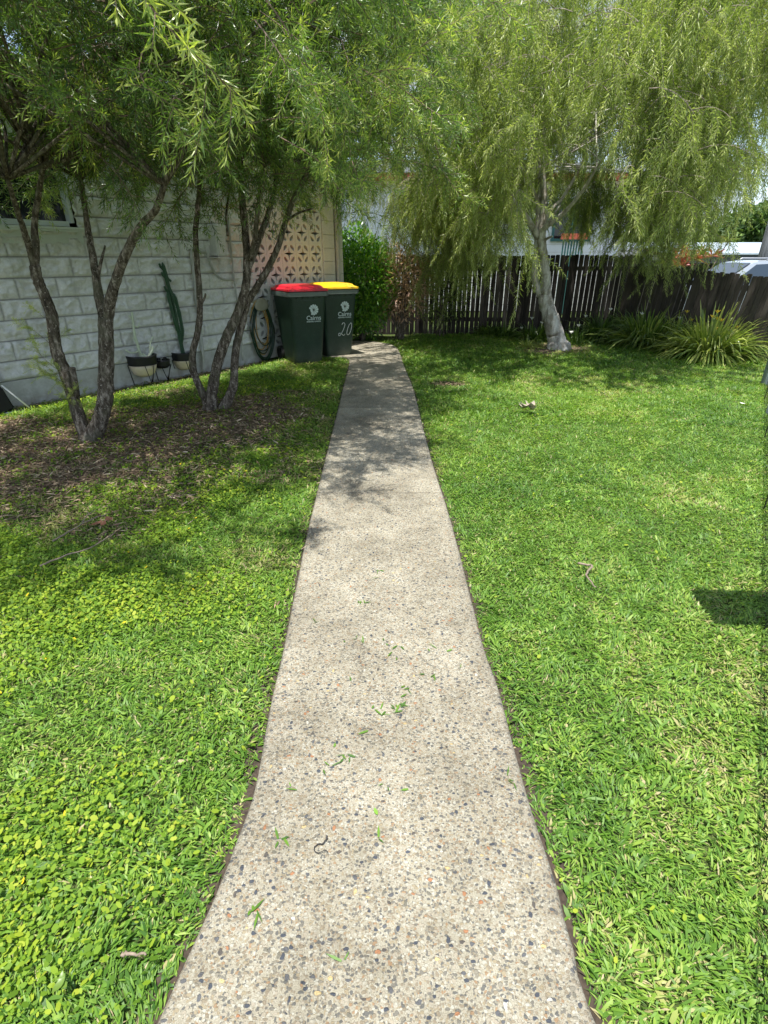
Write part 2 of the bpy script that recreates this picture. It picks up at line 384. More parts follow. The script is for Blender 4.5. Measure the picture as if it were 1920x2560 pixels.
def in_poly(x, y, P):
    c_ = np.zeros(len(x), bool); j = len(P) - 1
    for i in range(len(P)):
        xi, yi = P[i]; xj, yj = P[j]
        if yi != yj:
            k = ((yi > y) != (yj > y)) & (x < (xj - xi) * (y - yi) / (yj - yi) + xi); c_ ^= k
        j = i
    return c_
def seg_dist(x, y, P):
    d = np.full(len(x), 9.0)
    for i in range(0, len(P) - 1):
        a, b = P[i], P[i + 1]; ab = b - a; l2 = ab.dot(ab) + 1e-12
        tpar = np.clip(((x - a[0]) * ab[0] + (y - a[1]) * ab[1]) / l2, 0, 1)
        d = np.minimum(d, np.hypot(x - a[0] - tpar * ab[0], y - a[1] - tpar * ab[1]))
    return d

# ------------------------------------------------------------------ house
W0 = G(40, 1014); W1 = G(480, 932)
U = W1 - W0; U /= np.linalg.norm(U); N = np.array([U[1], -U[0], 0]); ZV = np.array([0, 0, 1.])
WROT = np.stack([U, -N, ZV], 1)     # columns: local x along wall, local y into the house, z up
WANG = math.atan2(U[1], U[0])
def wpt(px, py):          # pixel -> (s, z) on the wall plane
    d = ray(px, py); o = np.array([0, 0, H]); tt_ = (W0 - o).dot(N) / d.dot(N); p = o + d * tt_
    return (p - W0).dot(U), p[2]
s_win = wpt(193, 570)[0]; z_win = wpt(100, 566)[1]
s_sc0 = wpt(628, 640)[0]; s_sc1 = wpt(806, 640)[0]; s_end = wpt(856, 640)[0]
house = empty('house', W0, WANG, label='single-storey pale painted block house behind the two dark-barked trees, with patterned screen', cat='house')
# local frame: x along wall, y into the house (positive), so outward = -y
S0 = -3.2; ZT = 2.95
def split_wall(s0, s1, z0, z1, ds=.0125, hole=None):
    mb = MB(); ns = int((s1 - s0) / ds) + 1; nz = int((z1 - z0) / ds) + 1
    s = np.linspace(s0, s1, ns); z = np.linspace(z0, z1, nz); Sg, Zg = np.meshgrid(s, z)
    row = np.floor((Zg - .26) / .2); off = (row % 2) * .2 + .07; bx = (Sg + off) / .4
    dz = np.abs(((Zg - .26) / .2) % 1 - .5) * -.2 + .1; dx = np.abs(bx % 1 - .5) * -.4 + .2
    dj = np.minimum(dz, dx + .0045)
    r = fbm(Sg * 11 + row * 7.3, Zg * 16, 4); r2 = 1 - np.abs(2 * fbm(Sg * 7 + np.floor(bx) * 5.1, Zg * 9 + 40, 3) - 1)
    prof = np.clip(dj / .03, 0, 1) ** .6
    dd = prof * (.010 + .075 * (r - .3) + .03 * (r2 - .6)) - np.where(dj < .009, .018, 0)
    V = np.stack([Sg, -dd, Zg], -1).reshape(-1, 3)
    k = (np.arange(nz - 1)[:, None] * ns + np.arange(ns - 1))
    if hole:
        cs = (Sg[:-1, :-1] + ds / 2); cz = (Zg[:-1, :-1] + ds / 2)
        keep = ~((cs > hole[0]) & (cs < hole[1]) & (cz > hole[2]) & (cz < hole[3])); k = k[keep]
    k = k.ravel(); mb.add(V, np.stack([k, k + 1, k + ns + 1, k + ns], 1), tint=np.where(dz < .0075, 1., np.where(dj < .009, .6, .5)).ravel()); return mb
WZ0, WZ1 = z_win, 2.5
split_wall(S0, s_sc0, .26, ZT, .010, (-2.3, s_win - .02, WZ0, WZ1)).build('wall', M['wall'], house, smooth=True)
mb = MB(); mb.box(((S0 + s_sc0) / 2, .09, .11), (s_sc0 - S0, .20, .30), bev=.006)
mb.build('plinth', M['plinth'], house)
# window: reveal, frame, glass, sill
wb = MB(); ws = -2.3; we = s_win - .02; wc = (ws + we) / 2; wl = we - ws
wb.box((wc, .06, WZ1 - .02), (wl, .14, .04)); wb.box((we - .02, .06, (WZ0 + WZ1) / 2), (.04, .14, WZ1 - WZ0 - .09)); wb.box((ws + .02, .06, (WZ0 + WZ1) / 2), (.04, .14, WZ1 - WZ0 - .09))
for k in range(1, 4): wb.box((ws + wl * k / 4, .05, (WZ0 + WZ1) / 2), (.045, .05, WZ1 - WZ0 - .09))
wb.box((wc, .05, WZ0 + .035), (wl - .09, .06, .05))
wf = wb.build('window', M['sill_paint'], house)
MB().box((wc, .085, (WZ0 + WZ1) / 2), (wl - .085, .012, WZ1 - WZ0 - .05)).build('pane', M['glass'], wf)
sb = MB(); sb.box((wc, -.035, WZ0 - .012), (wl + .08, .16, .022)); sb.box((wc, -.1, WZ0 - .035), (wl + .08, .018, .02)); sb.box((wc, .0, WZ0 - .1), (wl + .1, .05, .12))
for kx in (we - .62,):   # tilted hopper sash hanging out
    r_ = np.array(Matrix.Rotation(R(-38), 3, 'X')); sb.box((kx - .2, -.12, WZ0 + .16), (.05, .02, .30), rot=r_)
sb.build('sill', M['sill_paint'], wf)
# breeze-block screen (real perforations)
PB = .3; zb0 = .16; nrow = 8; ncol = int(round((s_sc1 - s_sc0) / PB)); PBx = (s_sc1 - s_sc0) / ncol
def blk(cx, cz, w):
    o = []
    f = w / .3
    star = []
    for k, (a_, b_) in enumerate([(0, .108), (.013, .034), (.036, .014), (.104, .0), (.036, -.014), (.013, -.034), (0, -.104), (-.013, -.034), (-.036, -.014), (-.104, .0), (-.036, .014), (-.013, .034)]):
        star.append((cx + a_ * f, cz + b_))
    o.append(star[::-1])
    for sx in (-1, 1):
        for sy in (-1, 1):
            p = [(.030, .112), (.056, .125), (.086, .110), (.108, .078), (.112, .036), (.078, .050), (.046, .078)]
            q = [(cx + sx * a_ * f, cz + sy * b_) for a_, b_ in p]
            if sx * sy < 0: q = q[::-1]
            o.append(q)
    return o
mb = MB(); ax = (np.zeros(3), np.array([1., 0, 0]), ZV, np.array([0, 1., 0]))
for r_i in range(nrow):
    for c_i in range(ncol):
        x0 = s_sc0 + c_i * PBx; z0 = zb0 + r_i * PB; e_ = .0022
        mb.prism([(x0 + e_, z0 + e_), (x0 + PBx - e_, z0 + e_), (x0 + PBx - e_, z0 + PB - e_), (x0 + e_, z0 + PB - e_)], .0, .09, ax, 0, blk(x0 + PBx / 2, z0 + PB / 2, PBx))
for r_i in range(nrow + 1): mb.box(((s_sc0 + s_sc1) / 2, .047, zb0 + r_i * PB), (s_sc1 - s_sc0, .084, .0043))
for c_i in range(1, ncol): mb.box((s_sc0 + c_i * PBx, .0475, zb0 + nrow * PB / 2), (.0043, .083, nrow * PB - .01))
mb.build('breeze_block_screen', M['screen'], house, recalc=True)
mb = MB(); mb.box(((s_sc0 + s_sc1) / 2, .06, .08), (s_sc1 - s_sc0, .14, .155)); mb.box(((s_sc0 + s_sc1) / 2, .06, (zb0 + nrow * PB + ZT) / 2 + .002), (s_sc1 - s_sc0, .12, ZT - zb0 - nrow * PB - .004))
# block pillar: courses with recessed joints
pw = s_end - s_sc1
for k in range(15):
    z0 = k * .2; h_ = min(.194, ZT - z0 - .003)
    mb.box((s_sc1 + pw * .29, .08, z0 + h_ / 2), (pw * .56, .20, h_), bev=.004)
    mb.box((s_sc1 + pw * .87, .10, z0 + h_ / 2), (pw * .24, .24, h_), bev=.004)
mb.box((s_sc1 + pw * .5, .11, ZT / 2), (pw - .02, .17, ZT - .01))
mb.build('pillar', M['pillar'], house)
mb = MB(); mb.tube([(s_sc1 + pw * .66, -.045, .0), (s_sc1 + pw * .66, -.045, 2.85)], .038, 12)
for z in (.5, 1.6, 2.45): mb.box((s_sc1 + pw * .66, -.02, z), (.11, .03, .025))
mb.build('downpipe', M['pipe_paint'], house, smooth=False)
# body of the house (closed) + roof
mb = MB()
mb.box((s_end - .08, 3.2, ZT / 2), (.16, 6.0, ZT - .01)); mb.box(((S0 + s_end) / 2, 6.28, ZT / 2), (s_end - S0, .16, ZT - .01))
mb.box((S0 + .08, 3.2, ZT / 2), (.16, 6.0, ZT - .01)); mb.box(((S0 + s_end) / 2, 2.2, ZT / 2), (s_end - S0 - .4, .1, ZT - .02))
mb.build('side_wall', M['inner'], house)
mb = MB(); o_ = .30
P = [(-o_, ZT + .01), (-o_, ZT + .10), (3.2, ZT + .62), (6.9, ZT + .10), (6.9, ZT + .01)]
mb.prism(P, S0 - .4, s_end + .30, (np.zeros(3), np.array([0, 1., 0]), ZV, np.array([1., 0, 0])))
rf = mb.build('roof', M['roof_dark'], house, recalc=True)
mb = MB(); mb.box(((S0 + s_end) / 2, -o_ - .06, ZT + .07), (s_end - S0 + .72, .10, .11), bev=.01); mb.build('gutter', M['pillar'], rf)
# meter box, conduits
def wl_(px, py, out=.06): s, z = wpt(px, py); return np.array([s, -out, z])
a, b = wl_(514, 560), wl_(549, 640)
mb = MB(); mb.box(((a[0] + b[0]) / 2, -.09, (a[2] + b[2]) / 2), (b[0] - a[0], .17, a[2] - b[2]), bev=.008); mb.box(((a[0] + b[0]) / 2 - .02, -.105, b[2] - .02), (b[0] - a[0] + .03, .21, .014))
mb.box(((a[0] + b[0]) / 2, -.178, (a[2] + b[2]) / 2), (b[0] - a[0] - .05, .01, a[2] - b[2] - .06), bev=.003)
mb.build('meter_box', M['pillar'], house)
def cond(pts, r=.014, out=.066): return MB().tube(spline([wl_(x, y, out) for x, y in pts], 6), r, 8).build('conduit', M['pipe_paint'], house, smooth=True)
cond([(469, 628), (474, 660), (481, 720), (490, 800), (500, 890), (502, 925)], .022)
cond([(469, 627), (480, 627), (505, 630)], .022)
cond([(508, 632), (517, 655), (530, 682), (545, 696), (562, 699), (577, 699)], .014)
cond([(553, 470), (562, 540), (570, 620), (577, 690), (584, 740), (590, 780), (597, 850), (600, 900)], .012)
house.location.z = 0

# ------------------------------------------------------------------ neighbour's house
NY = 17.0
def NA(px, py, y=NY): return A(px, py, y)
nb = empty('neighbour_house', (2.0, NY, 0), 0, label='white rendered house beyond the paling fence, with red band and green windows', cat='house')
xa = NA(840, 600)[0] - 1.0 - 2; xb = NA(1570, 600)[0] - 2
zt = NA(900, 452)[2]
wx = [(1095, 1150, 480, 590), (1215, 1275, 440, 545), (1392, 1470, 500, 600)]
mb = MB(); mb.box(((xa + xb) / 2, 2.5, zt / 2), (xb - xa, 5.0, zt)); 
for k in range(1, 15): mb.box(((xa + xb) / 2, -.002, k * .2), (xb - xa, .006, .004), mi=1)
mb.build('wall', [M['neigh'], M['beige']], nb)
MB().box(((xa + xb) / 2, 2.45, zt + .07), (xb - xa + .5, 5.7, .14)).build('fascia', M['terracotta'], nb)
mb = MB(); mb.loft([[(xa - .3, -.45, zt + .142), (xb + .3, -.45, zt + .142), (xb + .3, 5.4, zt + .142), (xa - .3, 5.4, zt + .142)], [(xa + 1.5, 2.3, zt + .8), (xb - 1.5, 2.3, zt + .8), (xb - 1.5, 2.6, zt + .8), (xa + 1.5, 2.6, zt + .8)]]); mb.build('roof', M['roof_dark'], nb)
for a_, b_, t_, bo in wx:
    p, q = NA(a_, t_), NA(b_, bo); x0, x1, z1, z0 = p[0] - 2, q[0] - 2, p[2], q[2]
    mb = MB()
    for k in range(2): mb.box(((x0 + x1) / 2, -.03, z1 if k else z0), (x1 - x0 + .1, .08, .07))
    for k in range(3): mb.box((x0 + (x1 - x0) * k / 2, -.025, (z0 + z1) / 2), (.06, .06, z1 - z0 - .07))
    f = mb.build('window', M['teal'], nb); MB().box(((x0 + x1) / 2, -.012, (z0 + z1) / 2), (x1 - x0 - .02, .02, z1 - z0 - .06)).build('pane', M['glass'], f)
# red-capped green railing on the right
p, q = NA(1385, 590), NA(1430, 645); mb = MB(); mb.box(((p[0] + q[0]) / 2 - 2, -.9, p[2] - .04), (q[0] - p[0] + .1, .12, .14)); mb.build('railing_cap', M['terracotta'], nb)
mb = MB()
for k in range(8): mb.box((p[0] - 2 + .02 + k * .075, -.9, p[2] / 2 - .06), (.035, .03, p[2] - .14))
mb.build('railing', M['teal'], nb)

# ------------------------------------------------------------------ paling fences
def fence(P0, P1, h0, h1, label, lean=0.0, nb_=3, gap=.02, jit=.02, w=.086, tall=None):
    d = P1 - P0; L = np.linalg.norm(d[:2]); u = d / L; nrm = np.array([u[1], -u[0], 0])
    fe = empty('paling_fence', P0, math.atan2(u[1], u[0]), label=label, cat='fence', group='weathered paling fences')
    x = 0; bays = [MB() for _ in range(nb_)]; k = 0
    while x < L:
        ww = w * (1 + .12 * (random.random() - .5)); tpos = x / L; hh_ = h0 + (h1 - h0) * tpos + jit * (random.random() - .5) * 1.4
        g_ = gap * (.15 + 1.5 * random.random()); le = lean + .006 * (random.random() - .5)
        V = []
        for z_ in (-.02, hh_ - .02, hh_):
            k2 = .012 if z_ == hh_ else 0; sh = le * z_
            V.append([(x + sh + k2, -.01, z_), (x + ww + sh - k2, -.01, z_), (x + ww + sh - k2, .008, z_), (x + sh + k2, .008, z_)])
        V = [[(a_, b_ + random.random() * .003, c_) for a_, b_, c_ in l] for l in V]
        bays[min(nb_ - 1, int(tpos * nb_))].loft(V, tint=(.45 + .5 * random.random()) if lean else random.random() ** 2 * .7); x += ww + g_; k += 1
    for b in bays: b.build('paling_panel', M['fence'], fe)
    for zf in (.2, .84):
        for kb in range(nb_):
            xa_, xb_ = L * kb / nb_, L * (kb + 1) / nb_; z_a = zf * (h0 + (h1 - h0) * kb / nb_); z_b = zf * (h0 + (h1 - h0) * (kb + 1) / nb_)
            mb = MB(); mb.loft([[(xa_ + lean * z_a, .012, z_a - .04), (xa_ + lean * z_a, .05, z_a - .04), (xa_ + lean * z_a, .05, z_a + .04), (xa_ + lean * z_a, .012, z_a + .04)], [(xb_ + lean * z_b - .004, .012, z_b - .04), (xb_ + lean * z_b - .004, .05, z_b - .04), (xb_ + lean * z_b - .004, .05, z_b + .04), (xb_ + lean * z_b - .004, .012, z_b + .04)]]).build('rail', M['fence'], fe)
    for kb in range(nb_ + 1):
        hp = h0 + (h1 - h0) * kb / nb_; MB().box((L * kb / nb_ + lean * hp * .5, .10, hp / 2 - .04), (.09, .09, hp - .06), rot=np.array(Matrix.Rotation(math.atan(lean), 3, 'Y'))).build('post', M['fence'], fe)
    return fe
FA = np.array([-3.6, 11.9, GZ]); FB = np.array([G(1560, 833)[0], 11.75, GZ])
fence(FA, FB, 1.53, 1.53, 'nearly black upright paling fence with bright gaps, behind the lawn and the pale-trunked tree', 0, 4, gap=.011)
FC = FB + np.array([-.32, -.12, 0]); p = A(1990, 700, 8.6); FD = np.array([p[0], 8.6, GZ])
fence(FC, FD, 1.36, 1.19, 'lower grey-brown paling fence leaning to the right, in front of the parked car', .12, 3, gap=.012)

# ------------------------------------------------------------------ grass, clover, litter
WN2 = N[:2]; W02 = W0[:2]
fl0 = np.array([.37, 0.]); fdir = np.array([.655, 1.]) / math.hypot(.655, 1); fn = np.array([fdir[1], -fdir[0]])   # right border line, fn points away from the lawn
def lawn_pts(n, ymin, ymax):
    y = ymin + (ymax - ymin) * rng.random(n); w = .78 * (y * .93 + .75) + .5; x = (rng.random(n) * 2 - 1) * w
    q = np.stack([x, y], 1)
    ok = ((q - W02) @ WN2 > .02) & ((q - fl0) @ fn < .12)
    ok &= y < 11.75
    q = q[ok]
    ins = in_poly(q[:, 0], q[:, 1], poly)
    q = q[~ins]; dL = np.minimum(seg_dist(q[:, 0], q[:, 1], LP2[::4]), seg_dist(q[:, 0], q[:, 1], RP2[::4]))
    edge = .004 + .014 * fbm(q[:, 0] * 9, q[:, 1] * 9, 2)
    k = dL > edge; return q[k], dL[k]
def bare(q):     # 1 = bare, brown earth
    e1 = np.clip((2.2 - np.hypot((q[:, 0] - T1[0] + .1) * .8, (q[:, 1] - T1[1] + .35) * 1.15)) / 1.3, 0, 1)
    e2 = np.clip((1.5 - np.hypot(q[:, 0] - T2[0], q[:, 1] - T2[1] + .15)) / 1.1, 0, 1)
    e3 = np.clip((.9 - np.hypot(q[:, 0] - T3[0], q[:, 1] - T3[1])) / .7, 0, 1)
    pA = G(1108, 956); e4 = np.clip((.22 - np.hypot((q[:, 0] - pA[0]) * .6, q[:, 1] - pA[1])) / .15, 0, 1)
    wd = (q - W02) @ WN2; e5 = np.clip((.38 - wd) / .3, 0, 1)
    e = np.maximum(np.maximum(e1, e2), np.maximum(e3, np.maximum(e4, e5)))
    return np.clip((e + (fbm(q[:, 0] * 2.2, q[:, 1] * 2.2, 4) - .5) * 1.5 - .25) * 1.9, 0, 1) * (e > 0.01)
def frame_from(Dv):
    Dv = Dv / (np.linalg.norm(Dv, axis=1)[:, None] + 1e-9)
    r_ = rng.normal(size=Dv.shape); S = np.cross(Dv, r_); S /= np.linalg.norm(S, axis=1)[:, None] + 1e-9
    return Dv, S
def blades(P, Dv, S, L, W, bend, tint, up=None):
    # 5-vertex blade: base pair, mid pair, tip; bends towards -z
    n = len(P); L = L[:, None]; W = W[:, None] / 2; g = np.array([0, 0, -1.]) * (bend[:, None] * L)
    m = P + Dv * L * .5 + g * .25; tp = P + Dv * L + g
    V = np.stack([P - S * W * .7, P + S * W * .7, m + S * W, m - S * W, tp], 1).reshape(-1, 3)
    i = np.arange(n)[:, None] * 5
    return V, [i + np.array([[0, 1, 2, 3]]), i + np.array([[3, 2, 4]])], np.repeat(tint, 5)
mb = MB()
for (ymin, ymax, dens, sz) in ((.0, 1.6, 26000, .95), (1.6, 3.0, 22000, 1.0), (3.0, 5.0, 15000, 1.15), (5.0, 8.0, 8500, 1.45), (8.0, 11.75, 4600, 1.9)):
    area = sum((.78 * (y * .93 + .75) + .5) * 2 for y in np.linspace(ymin, ymax, 9)) / 9 * (ymax - ymin)
    wmax = 1.0
    q, dL = lawn_pts(int(area * dens), ymin, ymax)
    br = bare(q); k = rng.random(len(q)) > br * .93; q = q[k]; br = br[k]; dL = dL[k]; n = len(q)
    big = fbm(q[:, 0] * .9 + 5, q[:, 1] * .9, 3); sm = fbm(q[:, 0] * 5, q[:, 1] * 5 + 9, 2); clump = fbm(q[:, 0] * 26, q[:, 1] * 26 + 3, 2)
    az = rng.random(n) * 2 * math.pi; az = np.where(rng.random(n) < .5, az, 6.28 * fbm(q[:, 0] * 7, q[:, 1] * 7 + 50, 2) * 2)
    tilt = R(28) + R(48) * rng.random(n)
    Dv = np.stack([np.cos(az) * np.sin(tilt), np.sin(az) * np.sin(tilt), np.cos(tilt)], 1)
    Sx = np.stack([-np.sin(az), np.cos(az), 0 * az], 1) + rng.normal(size=(n, 3)) * .25
    L = (.014 + .032 * rng.random(n) ** 1.6) * sz * (.75 + .5 * clump); W = (.0026 + .0038 * rng.random(n) ** 1.5) * sz
    wide = rng.random(n) < (.09 if ymax < 2 else .04); W = np.where(wide, W * 1.9, W); L = np.where(wide, L * 1.35, L)
    tint = .12 + .62 * rng.random(n) * (.55 + .9 * sm) + .55 * (big - .5) - .25 * (clump - .5)
    dry = rng.random(n) < (.06 + .25 * np.clip((sm - .52) * 4, 0, 1) * np.clip((big - .42) * 8, 0, 1.6) + .3 * (br > .05)); tint = np.clip(tint, 0, .86); tint = np.where(dry, .88 + .12 * rng.random(n), tint)
    z = GZ + .022 * rng.random(n) * np.clip(dL / .06, .2, 1) * np.where(dry, .45, 1)
    V, Fc, tn = blades(np.column_stack([q, z]), Dv, Sx, L, W, .15 + .5 * rng.random(n), tint)
    mb.add(V, Fc, 0, tn)
tag(mb.build('grass', M['grass'], smooth=True), 'short mown green lawn grass on both sides of the path', 'grass', kind='stuff')
# clover-like ground cover, mostly on the left
mb = MB()
for (ymin, ymax, dens, sz) in ((.0, 1.8, 11000, 1.0), (1.8, 3.4, 8500, 1.1), (3.4, 7.0, 2500, 1.5)):
    area = sum((.78 * (y * .93 + .75) + .5) * 2 for y in np.linspace(ymin, ymax, 9)) / 9 * (ymax - ymin)
    q, dL = lawn_pts(int(area * dens), ymin, ymax)
    m = np.clip((-.35 - q[:, 0]) / .55, 0, 1) * np.clip(dL / .5, 0, 1) * np.clip((fbm(q[:, 0] * 2.4 + 3, q[:, 1] * 2.4, 3) - .34) * 6, .02, 1) + .035
    m = m * np.where(q[:, 0] > 0, .28, 1) * (1 - .85 * bare(q))
    q = q[rng.random(len(q)) < m]; n = len(q)
    az = rng.random(n) * 6.283; tl = R(60) * rng.random(n)
    a1 = np.stack([np.cos(az), np.sin(az), np.sin(tl) * 1.1 - .3], 1); b1 = np.stack([-np.sin(az), np.cos(az), (rng.random(n) - .5) * 1.5], 1)
    r1 = (.0045 + .0065 * rng.random(n) ** 1.5) * sz; r2 = r1 * (.45 + .28 * rng.random(n)); C = np.column_stack([q, GZ + .018 + .028 * rng.random(n)])
    ang = np.arange(6) * math.pi / 3
    V = (C[:, None] + a1[:, None] * (np.cos(ang) * 1)[None, :, None] * r1[:, None, None] + b1[:, None] * np.sin(ang)[None, :, None] * r2[:, None, None]).reshape(-1, 3)
    i = np.arange(n)[:, None] * 6
    tn = np.clip(.1 + .8 * rng.random(n) * (.6 + .7 * fbm(q[:, 0] * 3, q[:, 1] * 3, 2)), 0, .92); tn = np.where(rng.random(n) < .003, 1, tn)
    mb.add(V, [i + np.arange(6)[None]], 0, np.repeat(tn, 6))
tag(mb.build('ground_cover', M['clover'], smooth=True), 'yellow-green round-leaved creeping plants mixed into the left lawn', 'ground cover', kind='stuff')
# dry leaf litter under the trees
mb = MB(); q, dL = lawn_pts(200000, 2.0, 8.5); b_ = bare(q); m_ = np.maximum(b_ * .95, .015 * (q[:, 0] < .0)); q = q[rng.random(len(q)) < m_ * .55]; n = len(q)
az = rng.random(n) * 6.283; Dv = np.stack([np.cos(az), np.sin(az), .35 * rng.random(n)], 1); Sx = np.stack([-np.sin(az), np.cos(az), .5 * rng.normal(size=n)], 1)
V, Fc, tn = blades(np.column_stack([q, GZ + .006 + .02 * rng.random(n)]), Dv, Sx, .03 + .045 * rng.random(n), .004 + .006 * rng.random(n), .1 * rng.random(n), rng.random(n))
mb.add(V, Fc, 0, tn); tag(mb.build('leaf_litter', M['litter']), 'brown dry leaf litter on bare soil beneath the two dark-barked trees', 'leaf litter', kind='stuff')
# clippings on the path
mb = MB()
cl = [(905, 1600), (980, 1612), (985, 1640), (1075, 1622), (890, 1608), (1000, 1620), (880, 1700), (1010, 1720), (1080, 1690), (960, 1775), (985, 1770), (1010, 1785), (940, 1780), (990, 1740), (1000, 1760), (925, 1830), (850, 1880), (838, 1900), (812, 1915), (835, 1860), (870, 1890), (960, 1950), (1030, 1960), (730, 1965), (955, 2095), (635, 2260), (640, 2280), (870, 2390), (1120, 1620), (1150, 1660), (830, 1610), (700, 2100), (1270, 1950), (905, 1505), (950, 1430), (780, 1560)]
P = []; 
for x, y in cl:
    for k in range(random.choice((1, 2, 4))): P.append(G(x + random.gauss(0, 9), y + random.gauss(0, 7), .004))
P = np.array(P); n = len(P); az = rng.random(n) * 6.28
V, Fc, tn = blades(P, np.stack([np.cos(az), np.sin(az), .06 + .1 * rng.random(n)], 1), np.stack([-np.sin(az), np.cos(az), .2 * rng.normal(size=n)], 1), .012 + .03 * rng.random(n), .003 + .005 * rng.random(n), .02 + 0 * az, .05 + .35 * rng.random(n))
mb.add(V, Fc, 0, tn); tag(mb.build('grass_clippings', M['grass']), 'loose green grass clippings scattered on the concrete path', 'grass clippings', kind='stuff')

# ------------------------------------------------------------------ foliage templates
class Tmpl:
    def __init__(s): s.lv = []; s.lt = []; s.sv = []; s.sf = []; s.ns = 0; s.nl = 0
def leaf_arrays(P, Dv, S, L, W, bend):
    L = L[:, None]; W = W[:, None] / 2; g = np.array([0, 0, -1.]) * bend[:, None] * L
    m = P + Dv * L * .45 + g * .2
    up = np.cross(S, Dv) * W * .5
    return np.stack([P, m + S * W + up, P + Dv * L + g, m - S * W + up], 1)      # (n,4,3)
def spray(kind, seed):
    r = np.random.default_rng(seed); leaves = []; tints = []; stems = []
    def along(C, sp, l0, l1, w, ang, b, tipt, t0=0.0):
        d = np.linalg.norm(np.diff(C, axis=0), axis=1); s = np.concatenate([[0], np.cumsum(d)]); n = max(3, int(s[-1] * (1 - t0) / sp))
        q = np.linspace(s[-1] * t0, s[-1], n); P = np.stack([np.interp(q, s, C[:, k]) for k in range(3)], 1)
        T = np.gradient(P, axis=0); T /= np.linalg.norm(T, axis=1)[:, None] + 1e-9
        ph = np.arange(n) * 2.4 + r.random() * 6; ref = np.tile(np.array([.1, .2, 1.]), (n, 1)); A_ = np.cross(T, ref); A_ /= np.linalg.norm(A_, axis=1)[:, None]; B = np.cross(T, A_)
        o = np.cos(ph)[:, None] * A_ + np.sin(ph)[:, None] * B
        aa = ang * (.75 + .5 * r.random(n)); tt_ = q / s[-1]; aa = aa * (1 - .55 * tt_ ** 4)
        Dv = T * np.cos(aa)[:, None] + o * np.sin(aa)[:, None]; S = np.cross(Dv, T + r.normal(size=(n, 3)) * .25); S /= np.linalg.norm(S, axis=1)[:, None] + 1e-9
        L = l0 + (l1 - l0) * r.random(n); L = L * (1 - .45 * tt_ ** 5)
        leaves.append(leaf_arrays(P, Dv, S, L, w * (.8 + .5 * r.random(n)), b * (.5 + r.random(n))))
        tints.append(np.clip(.08 + .6 * r.random(n) + tipt * tt_ ** 3 * .55, 0, .92))
    if kind == 'bottle':
        L = .5 + .35 * r.random(); tpar = np.linspace(0, 1, 9); up = .2 + .25 * r.random(); dr = .12 + .33 * r.random(); wv = r.normal() * .12
        C = np.stack([L * tpar * (1 - .15 * tpar), wv * np.sin(tpar * 3) * L, L * (up * tpar - dr * tpar ** 2.2)], 1); stems.append((C, .0042, .0012))
        along(C, .0085, .05, .07, .0068, R(56), .07, .9, .55)
        for k in range(14):
            t_ = .10 + .84 * (k + r.random() * .6) / 14; p = np.array([np.interp(t_, tpar, C[:, j]) for j in range(3)]); sd = (-1) ** k; l = .13 + .15 * r.random()
            az = sd * (R(30) + R(40) * r.random()); d0 = np.array([math.cos(az), math.sin(az), .55 * r.normal() + .0]); d0 /= np.linalg.norm(d0); u = np.linspace(0, 1, 5)[:, None]
            C2 = p + d0 * u * l + np.array([0, 0, -1]) * (u ** 2) * l * (.05 + .4 * r.random()); stems.append((C2, .0022, .0009))
            along(C2, .0075, .048, .068, .0068, R(58), .07, .4 + 1.3 * (r.random() < .35), .04)
    else:
        L = .35 + .3 * r.random(); tpar = np.linspace(0, 1, 6)
        C = np.stack([L * tpar, r.normal() * .08 * tpar, L * (.25 * tpar - .5 * tpar ** 2)], 1); stems.append((C, .005, .002))
        for k in range(5):
            t_ = .2 + .8 * (k + .7 * r.random()) / 5; p = np.array([np.interp(t_, tpar, C[:, j]) for j in range(3)]); l = .28 + .62 * r.random(); u = np.linspace(0, 1, 8)
            ox, oy = r.normal() * .2, r.normal() * .2
            C2 = p + np.stack([.12 * (1 - np.exp(-4 * u)) + ox * u + .015 * np.sin(9 * u + k), oy * u + .015 * np.cos(8 * u), -l * u ** 1.1], 1); stems.append((C2, .0024, .001))
            along(C2, .0088, .035, .08, .0088, R(80), .5, .9, .02)
    lv = np.concatenate(leaves); lt = np.concatenate(tints)
    sm = MB()
    for C, r0, r1 in stems: sm.tube(C, np.linspace(r0, r1, len(C)), 3, cap=False)
    return lv, lt, np.concatenate(sm.v), np.concatenate(sm.f)
def place(mbl, mbs, tm, pos, yaw, scale, pitch, dt, roll=0.0):
    lv, lt, sv, sf = tm; cy, sy, cp, sp = math.cos(yaw), math.sin(yaw), math.cos(pitch), math.sin(pitch)
    Rm = np.array([[cy, -sy, 0], [sy, cy, 0], [0, 0, 1]]) @ np.array([[cp, 0, -sp], [0, 1, 0], [sp, 0, cp]]) @ np.array([[1, 0, 0], [0, math.cos(roll), -math.sin(roll)], [0, math.sin(roll), math.cos(roll)]]) * scale
    V = lv.reshape(-1, 3) @ Rm.T + pos; n = len(lv); i = np.arange(n)[:, None] * 4
    mbl.add(V, [np.concatenate([i + np.array([[0, 1, 2]]), i + np.array([[0, 2, 3]])])], 0, np.repeat(np.clip(lt + dt, 0, .93), 4))
    mbs.add(sv @ Rm.T + pos, [sf], 1)
def join(mbl, mbs):
    out = MB(); out.v = mbl.v + mbs.v; out.t = mbl.t + mbs.t; out.f = mbl.f + [f + mbl.n for f in mbs.f]; out.m = mbl.m + mbs.m; out.n = mbl.n + mbs.n; return out
BT = [spray('bottle', 100 + k) for k in range(12)]; WT = [spray('weep', 200 + k) for k in range(14)]

